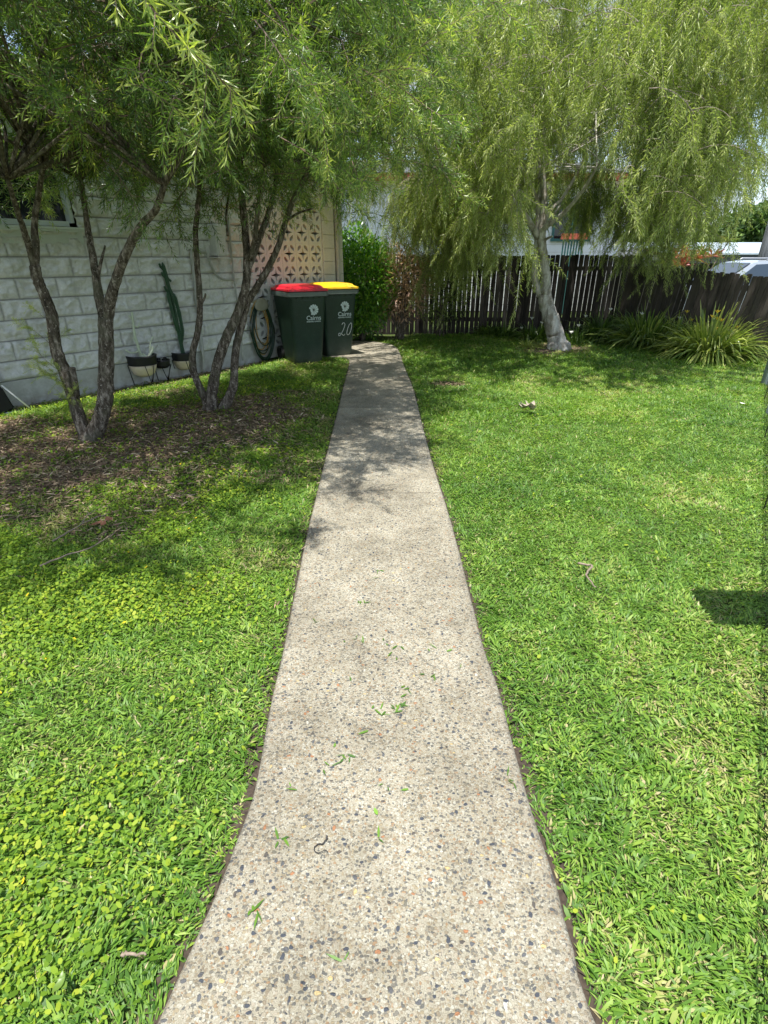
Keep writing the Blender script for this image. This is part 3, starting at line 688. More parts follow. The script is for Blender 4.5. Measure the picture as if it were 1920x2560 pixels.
def limbs(mb, ctrl, fn_, seg=12, jit=.07, mi=0):
    for pts, r0, r1 in ctrl:
        P = spline([fn_(*p) for p in pts], 6); n = len(P); P = P + rng.normal(size=P.shape) * r0 * .04
        rr = (1.18 if r0 < .06 else 1) * (1 + (.55 * np.exp(-np.arange(n) / 2.2) if abs(fn_(*pts[0])[2]) < .12 else 0)) * np.linspace(r0, r1, n) * (1 + .16 * (fbm(np.arange(n) * .35 + r0 * 99, np.full(n, r1 * 77.), 2) - .5)); mb.tube(P, rr, seg, mi, jit=jit)
def branch_net(mb, starts, centers, n, r0=.014):
    # secondary branches from limb ends up into the crown
    for k in range(n):
        a_ = starts[k % len(starts)]; b_ = centers[rng.integers(len(centers))]
        m_ = (a_ + b_) / 2 + np.array([0, 0, .25]) + rng.normal(size=3) * .12; P = spline([a_, m_, b_], 6)
        mb.tube(P, np.linspace(r0, .004, len(P)), 5, 0, jit=.1)

def crown(tmpls, samples, center, scale=(.8, 1.25), droop=-.05, dt=0.0, dj=.5):
    ml, ms = MB(), MB()
    for k, p in enumerate(samples):
        out = p - center; yaw = math.atan2(out[1], out[0]) + rng.normal() * .9
        j = int(rng.integers(len(tmpls))); s = scale[0] + (scale[1] - scale[0]) * rng.random()
        d_ = (.35 if rng.random() < .10 else 0) - .04 + .85 * (fbm(np.array([p[0] * 1.7]), np.array([p[1] * 1.7 + p[2] * 2.1]), 2)[0] - .5)
        place(ml, ms, tmpls[j], p, yaw, s, droop + rng.normal() * dj, d_ + dt, rng.normal() * dj * 1.4)
    return join(ml, ms)
def ellip(n, c, r, bias=.45, keep=None):
    out = []
    while len(out) < n:
        v = rng.normal(size=3); v /= np.linalg.norm(v); v *= rng.random() ** bias; p = np.array(c) + v * np.array(r)
        if keep is None or keep(p): out.append(p)
    return out

# ---- tree one (front left), tree two (behind it)
def z1(x, y): return A(0 + x / 3.16, 400 + y / 3.16, T1[1] + dY[0])
dY = [0]
t1 = empty('bottlebrush_tree', (T1[0], T1[1], GZ), 0, label='larger dark-barked bottlebrush tree at the far left, forking near its base, nearest the camera', cat='tree', group='bottlebrush trees by the house')
mb = MB(); off = np.array([T1[0], T1[1], GZ])
def f1(x, y, dy=0): return A(x / 3.16, 400 + y / 3.16, T1[1] + dy) - off
limbs(mb, [([(700, 2215, 0), (640, 2080, 0), (585, 1900, .02), (530, 1720, .03), (455, 1540, .04), (425, 1380, .05), (405, 1210, .06), (355, 1080, .06), (300, 950, .05), (270, 830, .04)], .047, .033),
           ([(270, 830, .04), (235, 700, 0), (190, 560, -.1), (130, 380, -.25), (60, 150, -.5)], .026, .012),
           ([(272, 840, .04), (283, 700, .08), (272, 520, .1), (300, 300, .1), (340, 60, .0)], .028, .014),
           ([(715, 2215, 0), (790, 2060, -.02), (830, 1900, -.02), (838, 1700, 0), (840, 1450, .02), (835, 1250, .04)], .058, .050),
           ([(832, 1270, .04), (785, 1100, .08), (755, 900, .12), (715, 660, .2), (680, 450, .3), (640, 150, .4)], .036, .014),
           ([(843, 1270, .04), (880, 1080, 0), (940, 880, -.05), (1030, 670, -.1), (1120, 520, -.2), (1230, 390, -.3), (1300, 200, -.4)], .040, .016),
           ([(765, 950, .1), (800, 800, .16), (830, 680, .3)], .014, .006),
           ([(605, 1860, .0), (590, 1750, -.03), (570, 1640, -.04)], .022, .020)], f1)
e1s = [f1(60, 150, -.5), f1(340, 60, 0), f1(640, 150, .4), f1(1300, 200, -.4)]
c1 = np.array([-2.15, 4.15, 2.75])
K1 = lambda p: (p[2] > (2.3 if p[1] < 3.5 else 1.98) + .10 * fbm(np.array([p[0] * 1.3]), np.array([p[1] * 1.3]), 2)[0]) and (p - W0).dot(N) > 1.15 and p[1] > 1.9 and p[0] < -1.65 + .62 * (p[1] - 1.15) and p[0] < .1
s1 = ellip(560, c1, (2.5, 2.65, 1.1), .42, K1)
branch_net(mb, e1s, [p - off for p in s1], 60); mb.build('trunk', M['bark'], t1, smooth=True)
cr = crown(BT, [p - off for p in s1], c1 - off)
cr.build('crown', [M['bottle_leaf'], M['twig_bark']], t1)
# epicormic shoots near the base of the left stem
ml, ms = MB(), MB()
for (x, y, yw, sc_) in ((420, 1480, 3.4, .5), (520, 1700, 3.2, .55), (500, 1740, 2.8, .5), (560, 1850, 3.5, .55), (560, 1900, -.3, .4), (640, 1990, .2, .35), (470, 1420, .4, .3), (350, 1250, 3.0, .3), (610, 1960, 4.2, .4), (540, 1790, 3.9, .5)):
    place(ml, ms, BT[int(rng.integers(12))], f1(x, y, -.03), yw, sc_ * .9, .35 + .7 * rng.random(), .45)
join(ml, ms).build('shoots', [M['bottle_leaf'], M['twig_bark']], t1)

t2 = empty('bottlebrush_tree', (T2[0], T2[1], GZ), 0, label='slender three-stemmed bottlebrush tree between the potted cactus and the wheelie bins', cat='tree', group='bottlebrush trees by the house')
mb = MB(); off2 = np.array([T2[0], T2[1], GZ])
def f2(x, y, dy=0): return A(400 + x / 2.96, 400 + y / 2.96, T2[1] + dy) - off2
limbs(mb, [([(365, 1850, 0), (335, 1770, 0), (285, 1660, 0), (248, 1560, 0), (240, 1440, 0), (275, 1290, 0), (295, 1130, 0), (288, 930, .03), (272, 720, .05), (265, 520, .05), (285, 300, .1), (300, 60, .1)], .036, .018),
           ([(370, 1850, 0), (385, 1720, 0), (420, 1530, 0), (490, 1320, 0), (560, 1170, 0), (620, 1000, 0), (645, 830, 0), (640, 620, .05), (620, 420, .1), (600, 200, .2), (590, 0, .2)], .050, .024),
           ([(470, 1840, .05), (540, 1680, .05), (552, 1500, .06), (570, 1350, .08), (610, 1200, .08), (650, 1050, .06), (725, 930, 0), (800, 800, 0), (875, 640, -.05), (925, 470, -.1), (985, 300, -.2), (1100, 80, -.3)], .040, .018),
           ([(645, 800, 0), (690, 700, .05), (750, 540, .1), (800, 400, .15), (850, 200, .2), (880, 0, .2)], .034, .014),
           ([(660, 740, 0), (700, 600, -.05), (715, 450, -.1), (735, 250, -.1), (760, 50, -.2)], .024, .012),
           ([(925, 460, -.1), (1010, 400, -.2), (1090, 370, -.3), (1130, 360, -.35)], .010, .005),
           ([(300, 1080, 0), (330, 1020, -.03), (338, 990, -.04)], .010, .008), ([(500, 560, 0), (490, 400, .1), (520, 200, .2)], .010, .007)], f2)
c2 = np.array([-1.2, 5.9, 2.98])
K2 = lambda p: (p[2] > 2.35 or p[0] < -.5) and (p[2] > 2.06 + .18 * fbm(np.array([p[0] * 1.3 + 9]), np.array([p[1] * 1.3]), 2)[0]) and (p - W0).dot(N) > 1.15 and p[0] < .55 and p[0] < -.9 + 1.1 * (p[1] - 4.2)
s2 = ellip(560, c2, (2.05, 2.3, 1.2), .45, K2)
branch_net(mb, [f2(300, 60, .1), f2(590, 0, .2), f2(1100, 80, -.3), f2(880, 0, .2), f2(760, 50, -.2)], [p - off2 for p in s2], 60); mb.build('trunk', M['bark'], t2, smooth=True)
crown(BT, [p - off2 for p in s2], c2 - off2, dt=.03).build('crown', [M['bottle_leaf'], M['twig_bark']], t2)

# ---- weeping pale tree on the right
t3 = empty('weeping_tree', (T3[0], T3[1], GZ), 0, label='weeping tree with pale smooth twisted trunk and drooping light green foliage on the right lawn', cat='tree')
mb = MB(); off3 = np.array([T3[0], T3[1], GZ])
def f3(x, y, dy=0): return A(1180 + x / 4.81, 440 + y / 4.81, T3[1] + dy) - off3
limbs(mb, [([(1040, 2090, 0), (1010, 1950, 0), (975, 1800, 0), (925, 1650, 0), (885, 1500, 0), (880, 1380, 0)], .165, .105),
           ([(1105, 2095, .03), (1075, 1950, .05), (1030, 1780, .05), (960, 1600, .05), (920, 1450, .04)], .07, .05),
           ([(950, 2095, -.05), (965, 1950, -.02), (960, 1800, 0)], .06, .05),
           ([(880, 1400, 0), (890, 1250, -.03), (875, 1100, -.02), (852, 900, 0), (840, 720, .02), (845, 600, .03), (862, 430, .05), (872, 250, .1), (860, 20, .1), (880, -300, .1), (850, -700, .1)], .088, .03),
           ([(835, 1430, .05), (775, 1290, .1), (755, 1130, .12), (780, 930, .12), (790, 750, .1), (800, 560, .1), (800, 380, .15), (822, 150, .2), (800, -200, .3), (760, -600, .4)], .075, .03),
           ([(790, 740, .08), (740, 640, 0), (650, 500, -.1), (560, 370, -.2), (490, 280, -.3), (380, 60, -.5), (250, -200, -.8)], .05, .016),
           ([(845, 660, 0), (900, 600, -.1), (1010, 520, -.2), (1150, 400, -.4), (1350, 150, -.7), (1500, -100, -.9)], .042, .015),
           ([(850, 600, 0), (900, 480, .1), (1000, 350, .2), (1090, 260, .3), (1300, -100, .5), (1400, -400, .6)], .036, .014),
           ([(800, 330, .15), (760, 230, .1), (700, 90, 0), (600, -200, -.2), (500, -600, -.2)], .03, .012),
           ([(860, 780, 0), (920, 745, -.1), (970, 725, -.2)], .02, .01), ([(900, 600, .1), (1000, 440, 0), (1060, 350, 0)], .02, .01)], f3, 16, .03)
K3c = np.array([3.05, 9.3, 3.4])
def K3(p):
    if p[1] > 11.6 and p[2] < 2.3: return False
    low = 1.75 + 1.1 * fbm(np.array([p[0] * 1.1 + 4]), np.array([p[1] * 1.1]), 2)[0]
    wdg = (p[0] / p[1] - T3[0] / T3[1]) * 9.8
    if abs(wdg) < .8 and p[1] < T3[1] + .3: low = 3.7 - 1.0 * max(0, abs(wdg) - .45)
    if .7 < wdg < 1.4: low -= .35
    if p[0] < 2.2: low -= .65
    if p[0] / (p[1] * .9) > .585 + .04 * math.sin(p[2] * 5) and p[2] < 3.5: return False
    if p[2] < low: return False
    return fbm(np.array([p[0] * 1.25 + 40]), np.array([p[2] * 1.0 + p[1] * .8]), 3)[0] > .33
s3 = ellip(1350, K3c, (3.25, 3.15, 2.1), .5, K3)
for _ in range(45): s3.append(np.array([T3[0] + .75 + .85 * rng.random(), 9.2 + 1.2 * rng.random(), 1.5 + 1.5 * rng.random()]))
for _ in range(70): s3.append(np.array([.5 + 1.75 * rng.random(), 9.8 + 1.3 * rng.random(), 2.0 + .7 * rng.random()]))
for _ in range(45): s3.append(np.array([T3[0] + .55 + 1.7 * rng.random(), 10.2 + 1.1 * rng.random(), 2.1 + .6 * rng.random()]))
for _ in range(60): s3.append(np.array([1.0 + .95 * rng.random(), 9.7 + 1.3 * rng.random(), 1.35 + 1.4 * rng.random()]))
branch_net(mb, [f3(860, -100, .1), f3(250, -200, -.8), f3(1500, -100, -.9), f3(1400, -400, .6), f3(500, -600, -.2), f3(850, -700, .1)], [p - off3 for p in s3], 55, .012)
mb.build('trunk', M['pale_bark'], t3, smooth=True)
crown(WT, [p - off3 for p in s3], K3c - off3, (.8, 1.2), 0.0, .05, .14).build('crown', [M['weep_leaf'], M['grey_twig']], t3)

# ------------------------------------------------------------------ shrubs and clumps
def leafy(n, c, r, L, W, t0, t1_, keep=None, bias=.33):
    v = rng.normal(size=(n, 3)); v /= np.linalg.norm(v, axis=1)[:, None]; rad = rng.random(n) ** bias
    lump = .72 + .5 * fbm(v[:, 0] * 2.2 + 8, v[:, 1] * 2.2 + v[:, 2] * 2.7, 2)
    P = np.array(c) + v * (rad * lump)[:, None] * np.array(r); k = P[:, 2] > .03; P = P[k]; v = v[k]; n = len(P)
    Dv, S = frame_from(v * .8 + rng.normal(size=(n, 3)) * .7 + np.array([0, 0, .15]))
    lf = leaf_arrays(P, Dv, S, L * (.7 + .6 * rng.random(n)), W * (.7 + .6 * rng.random(n)), .25 * rng.random(n))
    tn = t0 + (t1_ - t0) * rng.random(n)
    return lf, tn
def shrub(name, px, py, y, rad, zc, n, L, W, mat, label, cat='shrub', t=(0, 1), stems=7):
    b = A(px, py, y); base = np.array([b[0], y, GZ]); e_ = empty(name, base, 0, label=label, cat=cat)
    lf, tn = leafy(n, (0, 0, zc), rad, L, W, *t); m = MB(); k = len(lf); i = np.arange(k)[:, None] * 4
    m.add(lf.reshape(-1, 3), [np.concatenate([i + np.array([[0, 1, 2]]), i + np.array([[0, 2, 3]])])], 0, np.repeat(tn, 4)); m.build('foliage', mat, e_)
    m = MB()
    for q in range(stems):
        v = rng.normal(size=3) * .6; v[2] = abs(v[2]); tip = np.array([0, 0, zc]) + v * np.array(rad) * .8
        m.tube(spline([(rng.normal() * .04, rng.normal() * .04, 0), tip * np.array([.4, .4, .6]), tip], 5), np.linspace(.018, .005, 11), 6)
    m.build('stem', M['bark'], e_, smooth=True); return e_
shrub('green_shrub', 902, 700, 10.9, (.72, .55, 1.0), 1.02, 9500, .085, .036, M['shrub_leaf'], 'tall glossy bright green shrub against the fence beside the house corner', t=(.1, 1))
shrub('copper_shrub', 1000, 720, 10.9, (.62, .4, .75), 1.05, 2600, .10, .026, M['copper_leaf'], 'open copper-brown leaved shrub in front of the dark fence', t=(.1, 1), stems=16)
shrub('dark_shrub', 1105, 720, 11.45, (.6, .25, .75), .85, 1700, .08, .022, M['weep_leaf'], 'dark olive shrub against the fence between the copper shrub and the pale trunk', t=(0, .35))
def clump(name, px, py, n, L, W, label, t=(0, 1), fl=0, flm='petal_yellow', spread=1.0, base_r=.16):
    b = G(px, py); e_ = empty(name, (b[0], b[1], GZ), 0, label=label, cat='plant', group='strap-leaved garden plants'); m = MB(); K_ = 7
    az = rng.random(n) * 6.283; el = R(88) - R(62) * spread * rng.random(n) ** .8; Ln = L * (.55 + .5 * rng.random(n)); u = np.linspace(0, 1, K_)
    d = np.stack([np.cos(az) * np.cos(el), np.sin(az) * np.cos(el), np.sin(el)], 1); rr = base_r * np.sqrt(rng.random(n))
    P0 = np.stack([np.cos(az) * rr, np.sin(az) * rr, 0 * az], 1); dr = .35 + .75 * rng.random(n)
    C = P0[:, None] + d[:, None] * (u[None, :, None] * Ln[:, None, None]); C[:, :, 2] -= dr[:, None] * Ln[:, None] * u[None] ** 2.3 * .75
    C[:, :, 2] = np.maximum(C[:, :, 2], .015)
    sd = np.stack([-np.sin(az), np.cos(az), .3 * rng.normal(size=n)], 1); wd = W * (1 - u ** 3) * .5 + .001
    V = np.stack([C - sd[:, None] * wd[None, :, None], C + sd[:, None] * wd[None, :, None]], 2).reshape(-1, 3)
    i = (np.arange(n)[:, None] * K_ * 2 + np.arange(K_ - 1)[None] * 2).ravel()
    tn = t[0] + (t[1] - t[0]) * rng.random(n)
    m.add(V, np.stack([i, i + 1, i + 3, i + 2], 1), 0, np.repeat(tn, K_ * 2)); m.build('leaves', M['strap_leaf'], e_, smooth=True)
    for k in range(fl):
        a_ = rng.random() * 6.28; r_ = L * .45 * rng.random(); h_ = L * (.32 + .3 * rng.random()); m = MB(); tp = np.array([math.cos(a_) * r_, math.sin(a_) * r_, h_])
        m.tube([(0, 0, 0), tp * np.array([.6, .6, .7]), tp], .003, 4, 1)
        for p_ in range(6):
            q = p_ * math.pi / 3; c_, s_ = math.cos(q), math.sin(q); R0 = .028
            m.add([tp, tp + np.array([c_ * R0 - s_ * .012, s_ * R0 + c_ * .012, .03]), tp + np.array([c_ * R0 * 1.5, s_ * R0 * 1.5, .05]), tp + np.array([c_ * R0 + s_ * .012, s_ * R0 - c_ * .012, .03])], np.array([[0, 1, 2, 3]]))
        m.build('flower', [M[flm], M['strap_leaf']], e_)
    return e_
clump('strap_plant', 1765, 890, 900, 1.2, .026, 'big yellow-green strap-leaved clump with yellow flowers at the right end of the bed', (.45, 1), 7, base_r=.26)
clump('strap_plant', 1885, 880, 500, 1.05, .024, 'yellow-green strap-leaved clump at the picture edge, right of the biggest clump', (.3, .95), 2)
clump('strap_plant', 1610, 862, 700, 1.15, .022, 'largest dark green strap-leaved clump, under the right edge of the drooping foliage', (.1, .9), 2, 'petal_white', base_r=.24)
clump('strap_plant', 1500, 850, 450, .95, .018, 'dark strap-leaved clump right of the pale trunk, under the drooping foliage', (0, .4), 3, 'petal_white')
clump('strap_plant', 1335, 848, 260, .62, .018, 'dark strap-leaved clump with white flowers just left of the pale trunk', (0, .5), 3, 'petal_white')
clump('strap_plant', 1318, 866, 70, .36, .014, 'small bright tuft at the lawn edge left of the pale trunk', (.6, 1), 0, base_r=.06)
clump('strap_plant', 1255, 838, 200, .5, .016, 'low dull strap-leaved clump by the fence, second from the left bed end', (0, .35))
clump('strap_plant', 1560, 848, 380, .9, .020, 'mid green strap-leaved plant between two dark clumps, right of the pale trunk', (.1, .7))
clump('strap_plant', 1690, 868, 420, 1.05, .022, 'mid green strap-leaved clump touching the left side of the biggest yellow-green clump', (.3, 1), 2)
clump('strap_plant', 1215, 833, 220, .5, .016, 'small low strap-leaved plant against the fence foot, at the left end of the bed', (.1, .5))
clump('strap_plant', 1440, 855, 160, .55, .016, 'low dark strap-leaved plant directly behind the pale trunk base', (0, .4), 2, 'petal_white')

# ------------------------------------------------------------------ wheelie bins
def rrect(w, d, r, z, n=5):
    o = []
    for cx, cy, a0 in ((w - r, -(d - r), -90), (w - r, d - r, 0), (-(w - r), d - r, 90), (-(w - r), -(d - r), 180)):
        for k in range(n): a_ = R(a0 + 90 * k / (n - 1)); o.append((cx + r * math.cos(a_), cy + r * math.sin(a_), z))
    return o
def mkbin(px, py, yaw, lid, label, num=False):
    b = G(px, py); e_ = empty('wheelie_bin', (b[0], b[1], -.012), yaw, label=label, cat='wheelie bin', group='wheelie bins by the house'); e_.scale = (1.05,) * 3
    m = MB(); lo = []
    zs = [0, .012, .06, .12, .3, .6, .93]; 
    def hw(z): return .215 + .062 * z / .93
    def hd(z): return .25 + .095 * z / .93
    for z in zs: k = .9 if z == 0 else (.97 if z == .012 else 1); lo.append([(x, y, z_) for x, y, z_ in rrect(hw(z) * k, hd(z) * k, .055, z)])
    m.loft(lo)
    # raised front panel ribs
    m.box((0, -hd(.8) - .004, .86), (.40, .012, .012)); m.box((hw(.9) + .002, .0, .9), (.012, .5, .03)); m.box((-hw(.9) - .002, .0, .9), (.012, .5, .03))
    for x in (-.17, -.085, 0, .085, .17): m.box((x, -hd(.9) - .006, .912), (.012, .03, .05))
    m.build('body', M['bin_green'], e_, smooth=False)
    m = MB(); m.loft([rrect(.285, .355, .05, .905), rrect(.306, .378, .055, .914), rrect(.306, .378, .055, .966), rrect(.29, .36, .05, .976)]); m.box((0, .40, .945), (.46, .07, .03), bev=.008)
    m.build('rim', M['bin_rim'], e_)
    m = MB(); L2 = []
    for w_, d_, z, oy in ((.298, .372, .977, -.006), (.306, .380, .983, -.006), (.304, .378, 1.004, -.006), (.270, .335, 1.016, 0), (.262, .325, 1.020, 0), (.252, .30, 1.040, .012), (.22, .26, 1.052, .02), (.12, .14, 1.056, .02)): L2.append([(x, y + oy, z_) for x, y, z_ in rrect(w_, d_, .07 if w_ < .29 else .055, z)])
    m.loft(L2); m.box((0, -.345, 1.010), (.22, .05, .014), bev=.004)
    for sx in (-.2, .2): m.box((sx, .395, .99), (.09, .09, .03), bev=.008)
    m.build('lid', lid, e_)
    MB().tube([(-.25, .43, .955), (.25, .43, .955)], .014, 10).build('handle', M['bin_green'], e_, smooth=True)
    for sx in (-1, 1):
        m = MB(); x = sx * .245; ring = []
        prof = [(.028, .055), (.03, .075), (.028, .092), (.018, .1), (-.018, .1), (-.028, .092), (-.03, .075), (-.028, .055)]
        loops = [[(x + a_, .27 + math.cos(t_) * r_, .1 + math.sin(t_) * r_) for t_ in np.arange(24) * math.pi / 12] for a_, r_ in prof]
        m.loft(loops, 0, False); w_ = m.build('wheel', M['rubber'], e_, smooth=True)
        MB().tube([(x - .022, .27, .1), (x + .022, .27, .1)], .058, 16).build('rim', M['pot_black'], w_)
    MB().tube([(-.25, .27, .1), (.25, .27, .1)], .011, 8).build('axle', M['galv'], e_)
    tilt = math.atan(.095 / .93)
    def on(x, z, o=.003): return np.array([x, -hd(z) - o, z])
    # emblem: fan of nine petals plus words
    lx, lz = .075, .735; m = MB()
    for k in range(12):
        a_ = k * math.pi / 6 + .1; 
        if k in (6, 7): r_ = .050
        else: r_ = .072
        c_, s_ = math.cos(a_), math.sin(a_); q = []
        for (rr, ww) in ((.010, 0), (r_ * .6, .0105), (r_ * .92, .015), (r_, .006), (r_, -.006), (r_ * .92, -.015), (r_ * .6, -.0105)): q.append(on(lx + c_ * rr - s_ * ww, lz + s_ * rr + c_ * ww, .0045))
        m.add(q, np.array([[6, 5, 4, 3, 2, 1, 0]]))
    for (p_, q_) in (((-.04, .0), (.04, .0)),): pass
    em = m.build('emblem', M['print'], e_)
    for txt, sz, z_ in (('Cairns', .085, .60), ('REGIONAL COUNCIL', .0225, .572)):
        cu = D.curves.new('lettering', 'FONT'); cu.body = txt; cu.size = sz; cu.align_x = 'CENTER'; cu.extrude = .0008; cu.offset = .0006; cu.materials.append(M['print'])
        tmp = D.objects.new('tmp', cu); me = D.meshes.new_from_object(tmp); me.name = 'lettering'; D.objects.remove(tmp); ob = D.objects.new('lettering', me); COL.objects.link(ob); ob.parent = e_; ob.location = on(lx, z_, .005); ob.rotation_euler = (math.pi / 2 + tilt, 0, 0)
    if num:
        m = MB(); st = [[(.0, .47), (.012, .495), (.035, .50), (.05, .48), (.045, .45), (.02, .39), (-.01, .34), (-.035, .315), (-.055, .32), (-.05, .345), (-.025, .35), (.005, .33), (.03, .315), (.055, .335)],
                        [(.15, .49), (.125, .47), (.10, .42), (.085, .36), (.09, .325), (.11, .32), (.135, .345), (.155, .40), (.165, .46), (.155, .492), (.14, .485)]]
        for s_ in st: m.tube(spline([on(x + .03, z, .003) for x, z in s_], 5), .0042, 6)
        m.build('house_number', M['chalk'], e_, smooth=True)
    return e_
mkbin(758, 899, R(30), M['lid_red'], 'dark green wheelie bin with a red lid, nearer and left of the pair')
mkbin(834, 883, R(28), M['lid_yellow'], 'dark green wheelie bin with a yellow lid and a handwritten 20, right of the pair', True)

# ------------------------------------------------------------------ hose holder and hoses
def wp(s, z, out): return W0 + U * s - 0 * N + N * out + ZV * z
sh, zh = wpt(638, 762)
hh_ = empty('hose_holder', wp(sh, 0, 0), WANG, label='pale half-round plastic hose hanger fixed to the block wall', cat='hose hanger')
m = MB(); loops = []
for (o_, r_) in ((.0, .11), (.02, .085), (.10, .085), (.115, .12), (.13, .125), (.132, .10)): loops.append([(math.cos(a_) * r_ * 1.05, -o_ - .02, zh - .02 + (math.sin(a_) * r_ if math.sin(a_) > 0 else math.sin(a_) * r_ * .45)) for a_ in np.arange(28) * 2 * math.pi / 28])
m.loft(loops); m.build('hanger', M['holder'], hh_, smooth=True)
def hose(mat, nloop, wid, drop, seed, label, ph=0, r=.0085):
    r_ = random.Random(seed); pts = []
    for k in range(nloop):
        w_ = wid * (.78 + .4 * r_.random()); d_ = drop * (.75 + .3 * r_.random()); o_ = .05 + .07 * r_.random(); cx = (r_.random() - .5) * .06
        for j in range(12):
            a_ = math.pi / 2 + j * math.pi / 6 + ph; sx = math.cos(a_); sz = math.sin(a_)
            z_ = zh + .06 - d_ / 2 + sz * d_ / 2; x_ = cx + sx * w_ * (1 - .42 * max(0, sz)); pts.append(wp(sh + x_, max(.005, z_), o_ + .015 * r_.random()))
    P = spline(pts, 4); off_ = wp(sh, 0, 0); e_ = MB().tube(P - off_, r, 6).build('garden_hose', mat, smooth=True, loc=off_)
    tag(e_, label, 'hose', 'hoses coiled on the wall hanger')
hose(M['hose_green'], 7, .20, .84, 3, 'dark green garden hose coiled in loops on the wall hanger')
hose(M['hose_yellow'], 3, .16, .76, 8, 'yellow-brown garden hose hanging in fewer loops over the green one', .1, .0075)

# ------------------------------------------------------------------ potted plants along the wall
def pot(px, py, y_off, rad, h, cream, name, label, cat):
    rad *= 1.12
    s, _ = wpt(px, py); b = G(px, py); e_ = empty(name, (b[0], b[1], GZ + .01), WANG, label=label, cat=cat)
    rr = rad; z0 = h * (.30 if cream else .62); m = MB(); loops = []
    n = 24; ang = np.arange(n) * 2 * math.pi / n
    prof = [(rr * .45, z0), (rr * .72, z0 + .03), (rr * .9, z0 + .10), (rr * .97, h * .70)] if cream else [(rr * .7, z0), (rr * .9, z0 + .02), (rr * .92, z0 + .03)]
    m.loft([[(math.cos(a_) * r_, math.sin(a_) * r_, z) for a_ in ang] for r_, z in prof]); m.build('pot', M['pot_white'] if cream else M['pot_black'], e_, smooth=True)
    zt_ = h * .70 if cream else z0 + .03; prof = [(rr * .98, zt_), (rr * 1.04, h - .02), (rr * 1.06, h), (rr * .96, h), (rr * .93, h - .04)]
    m = MB(); m.loft([[(math.cos(a_) * r_, math.sin(a_) * r_, z) for a_ in ang] for r_, z in prof], 0, False); m.build('rim', M['pot_black'], e_, smooth=True)
    m = MB(); m.loft([[(math.cos(a_) * rr * .94, math.sin(a_) * rr * .94, h - .05) for a_ in ang], [(math.cos(a_) * rr * .9, math.sin(a_) * rr * .9, h - .045) for a_ in ang]]); m.build('soil', M['soil'], e_)
    m = MB()
    for k in range(3):      # bent wire hairpin legs
        a_ = k * 2.094 + .5; o = np.array([math.cos(a_), math.sin(a_), 0]); q = np.array([-math.sin(a_), math.cos(a_), 0]); zt2 = zt_
        m.tube([o * rr * 1.0 + q * .05 + ZV * zt2, o * rr * .82 + q * .0 + ZV * .0, ], .0045, 6); m.tube([o * rr * 1.0 - q * .07 + ZV * zt2, o * rr * .82 + ZV * 0.], .0045, 6)
    m.tube([(math.cos(a_) * rr * 1.0, math.sin(a_) * rr * 1.0, zt_) for a_ in np.linspace(0, 2 * math.pi, 25)], .0045, 6)
    m.build('stand', M['black_metal'], e_, smooth=True); return e_, h
p1, h1 = pot(366, 957, 0, .155, .37, True, 'potted_succulent', 'cream and black pot on wire legs with pale branching succulent, largest by the wall', 'potted plant')
m = MB()
for pts, r_ in (([(0, 0, .31), (-.01, 0, .42), (-.02, 0, .52), (-.03, .0, .62), (-.02, 0, .76), (-.01, .0, .88)], .014), ([(.0, 0, .36), (.05, -.04, .33), (.09, -.06, .37), (.13, -.06, .42), (.135, -.06, .46)], .016), ([(.09, -.06, .38), (.12, -.06, .5), (.17, -.06, .58)], .007),
                ([(-.01, 0, .43), (-.08, -.02, .41), (-.15, -.02, .42), (-.2, -.02, .46)], .009), ([(-.02, 0, .5), (-.045, 0, .55), (-.05, 0, .59)], .008), ([(-.02, 0, .72), (.03, 0, .70), (.06, 0, .75)], .006), ([(-.02, 0, .8), (-.06, 0, .84)], .006), ([(.04, -.15, .33), (.0, -.14, .35), (-.03, -.1, .4)], .012)):
    m.tube(spline(pts, 4), np.linspace(r_ * 1.4, r_ * .9, (len(pts) - 1) * 4 + 1), 7)
m.build('plant', M['succulent'], p1, smooth=True)
p2, h2 = pot(412, 947, 0, .088, .27, False, 'plant_bowl', 'small black bowl of soil on wire legs between the two planted pots', 'plant pot')
m = MB()
for k in range(5): m.box((rng.normal() * .03, rng.normal() * .03, .25 + .01 * k), (.05, .04, .03), rot=np.array(Matrix.Rotation(k, 3, 'Z')), bev=.008)
m.build('soil', M['pot_black'], p2)
p3, h3 = pot(466, 937, 0, .135, .33, True, 'potted_cactus', 'pot on wire legs holding a tall dark green column cactus, beside the slender tree', 'potted plant')
m = MB()
def column(m, pts, r0, r1):
    P = spline(pts, 6); n = len(P); T = np.gradient(P, axis=0); T /= np.linalg.norm(T, axis=1)[:, None]; loops = []
    for k in range(n):
        u = np.array([1, 0, 0]) - T[k] * T[k][0]; u /= np.linalg.norm(u); w_ = np.cross(T[k], u); r_ = (r0 + (r1 - r0) * k / (n - 1)) * (1 + .08 * math.sin(k * 1.3)) * (.35 if k == n - 1 else 1)
        loops.append([P[k] + (u * math.cos(a_) + w_ * math.sin(a_)) * r_ * (1 if i % 2 else .55) for i, a_ in enumerate(np.arange(10) * math.pi / 5)])
    m.loft(loops)
column(m, [(0, 0, .28), (-.01, 0, .5), (-.03, 0, .85), (-.055, 0, 1.15), (-.085, 0, 1.42)], .028, .026)
column(m, [(.0, 0, .45), (.03, -.02, .6), (.02, -.02, .85), (-.01, -.02, 1.05)], .024, .026)
column(m, [(-.02, 0, .6), (-.055, -.02, .72), (-.08, -.02, .9), (-.10, -.02, 1.08)], .024, .02)
for x, z in ((-.105, 1.28), (-.10, 1.12), (-.045, 1.25), (-.02, 1.08), (-.12, 1.38)): column(m, [(x + .04, 0, z - .05), (x, 0, z - .01), (x - .01, 0, z + .03)], .014, .014)
m.build('plant', M['cactus'], p3)

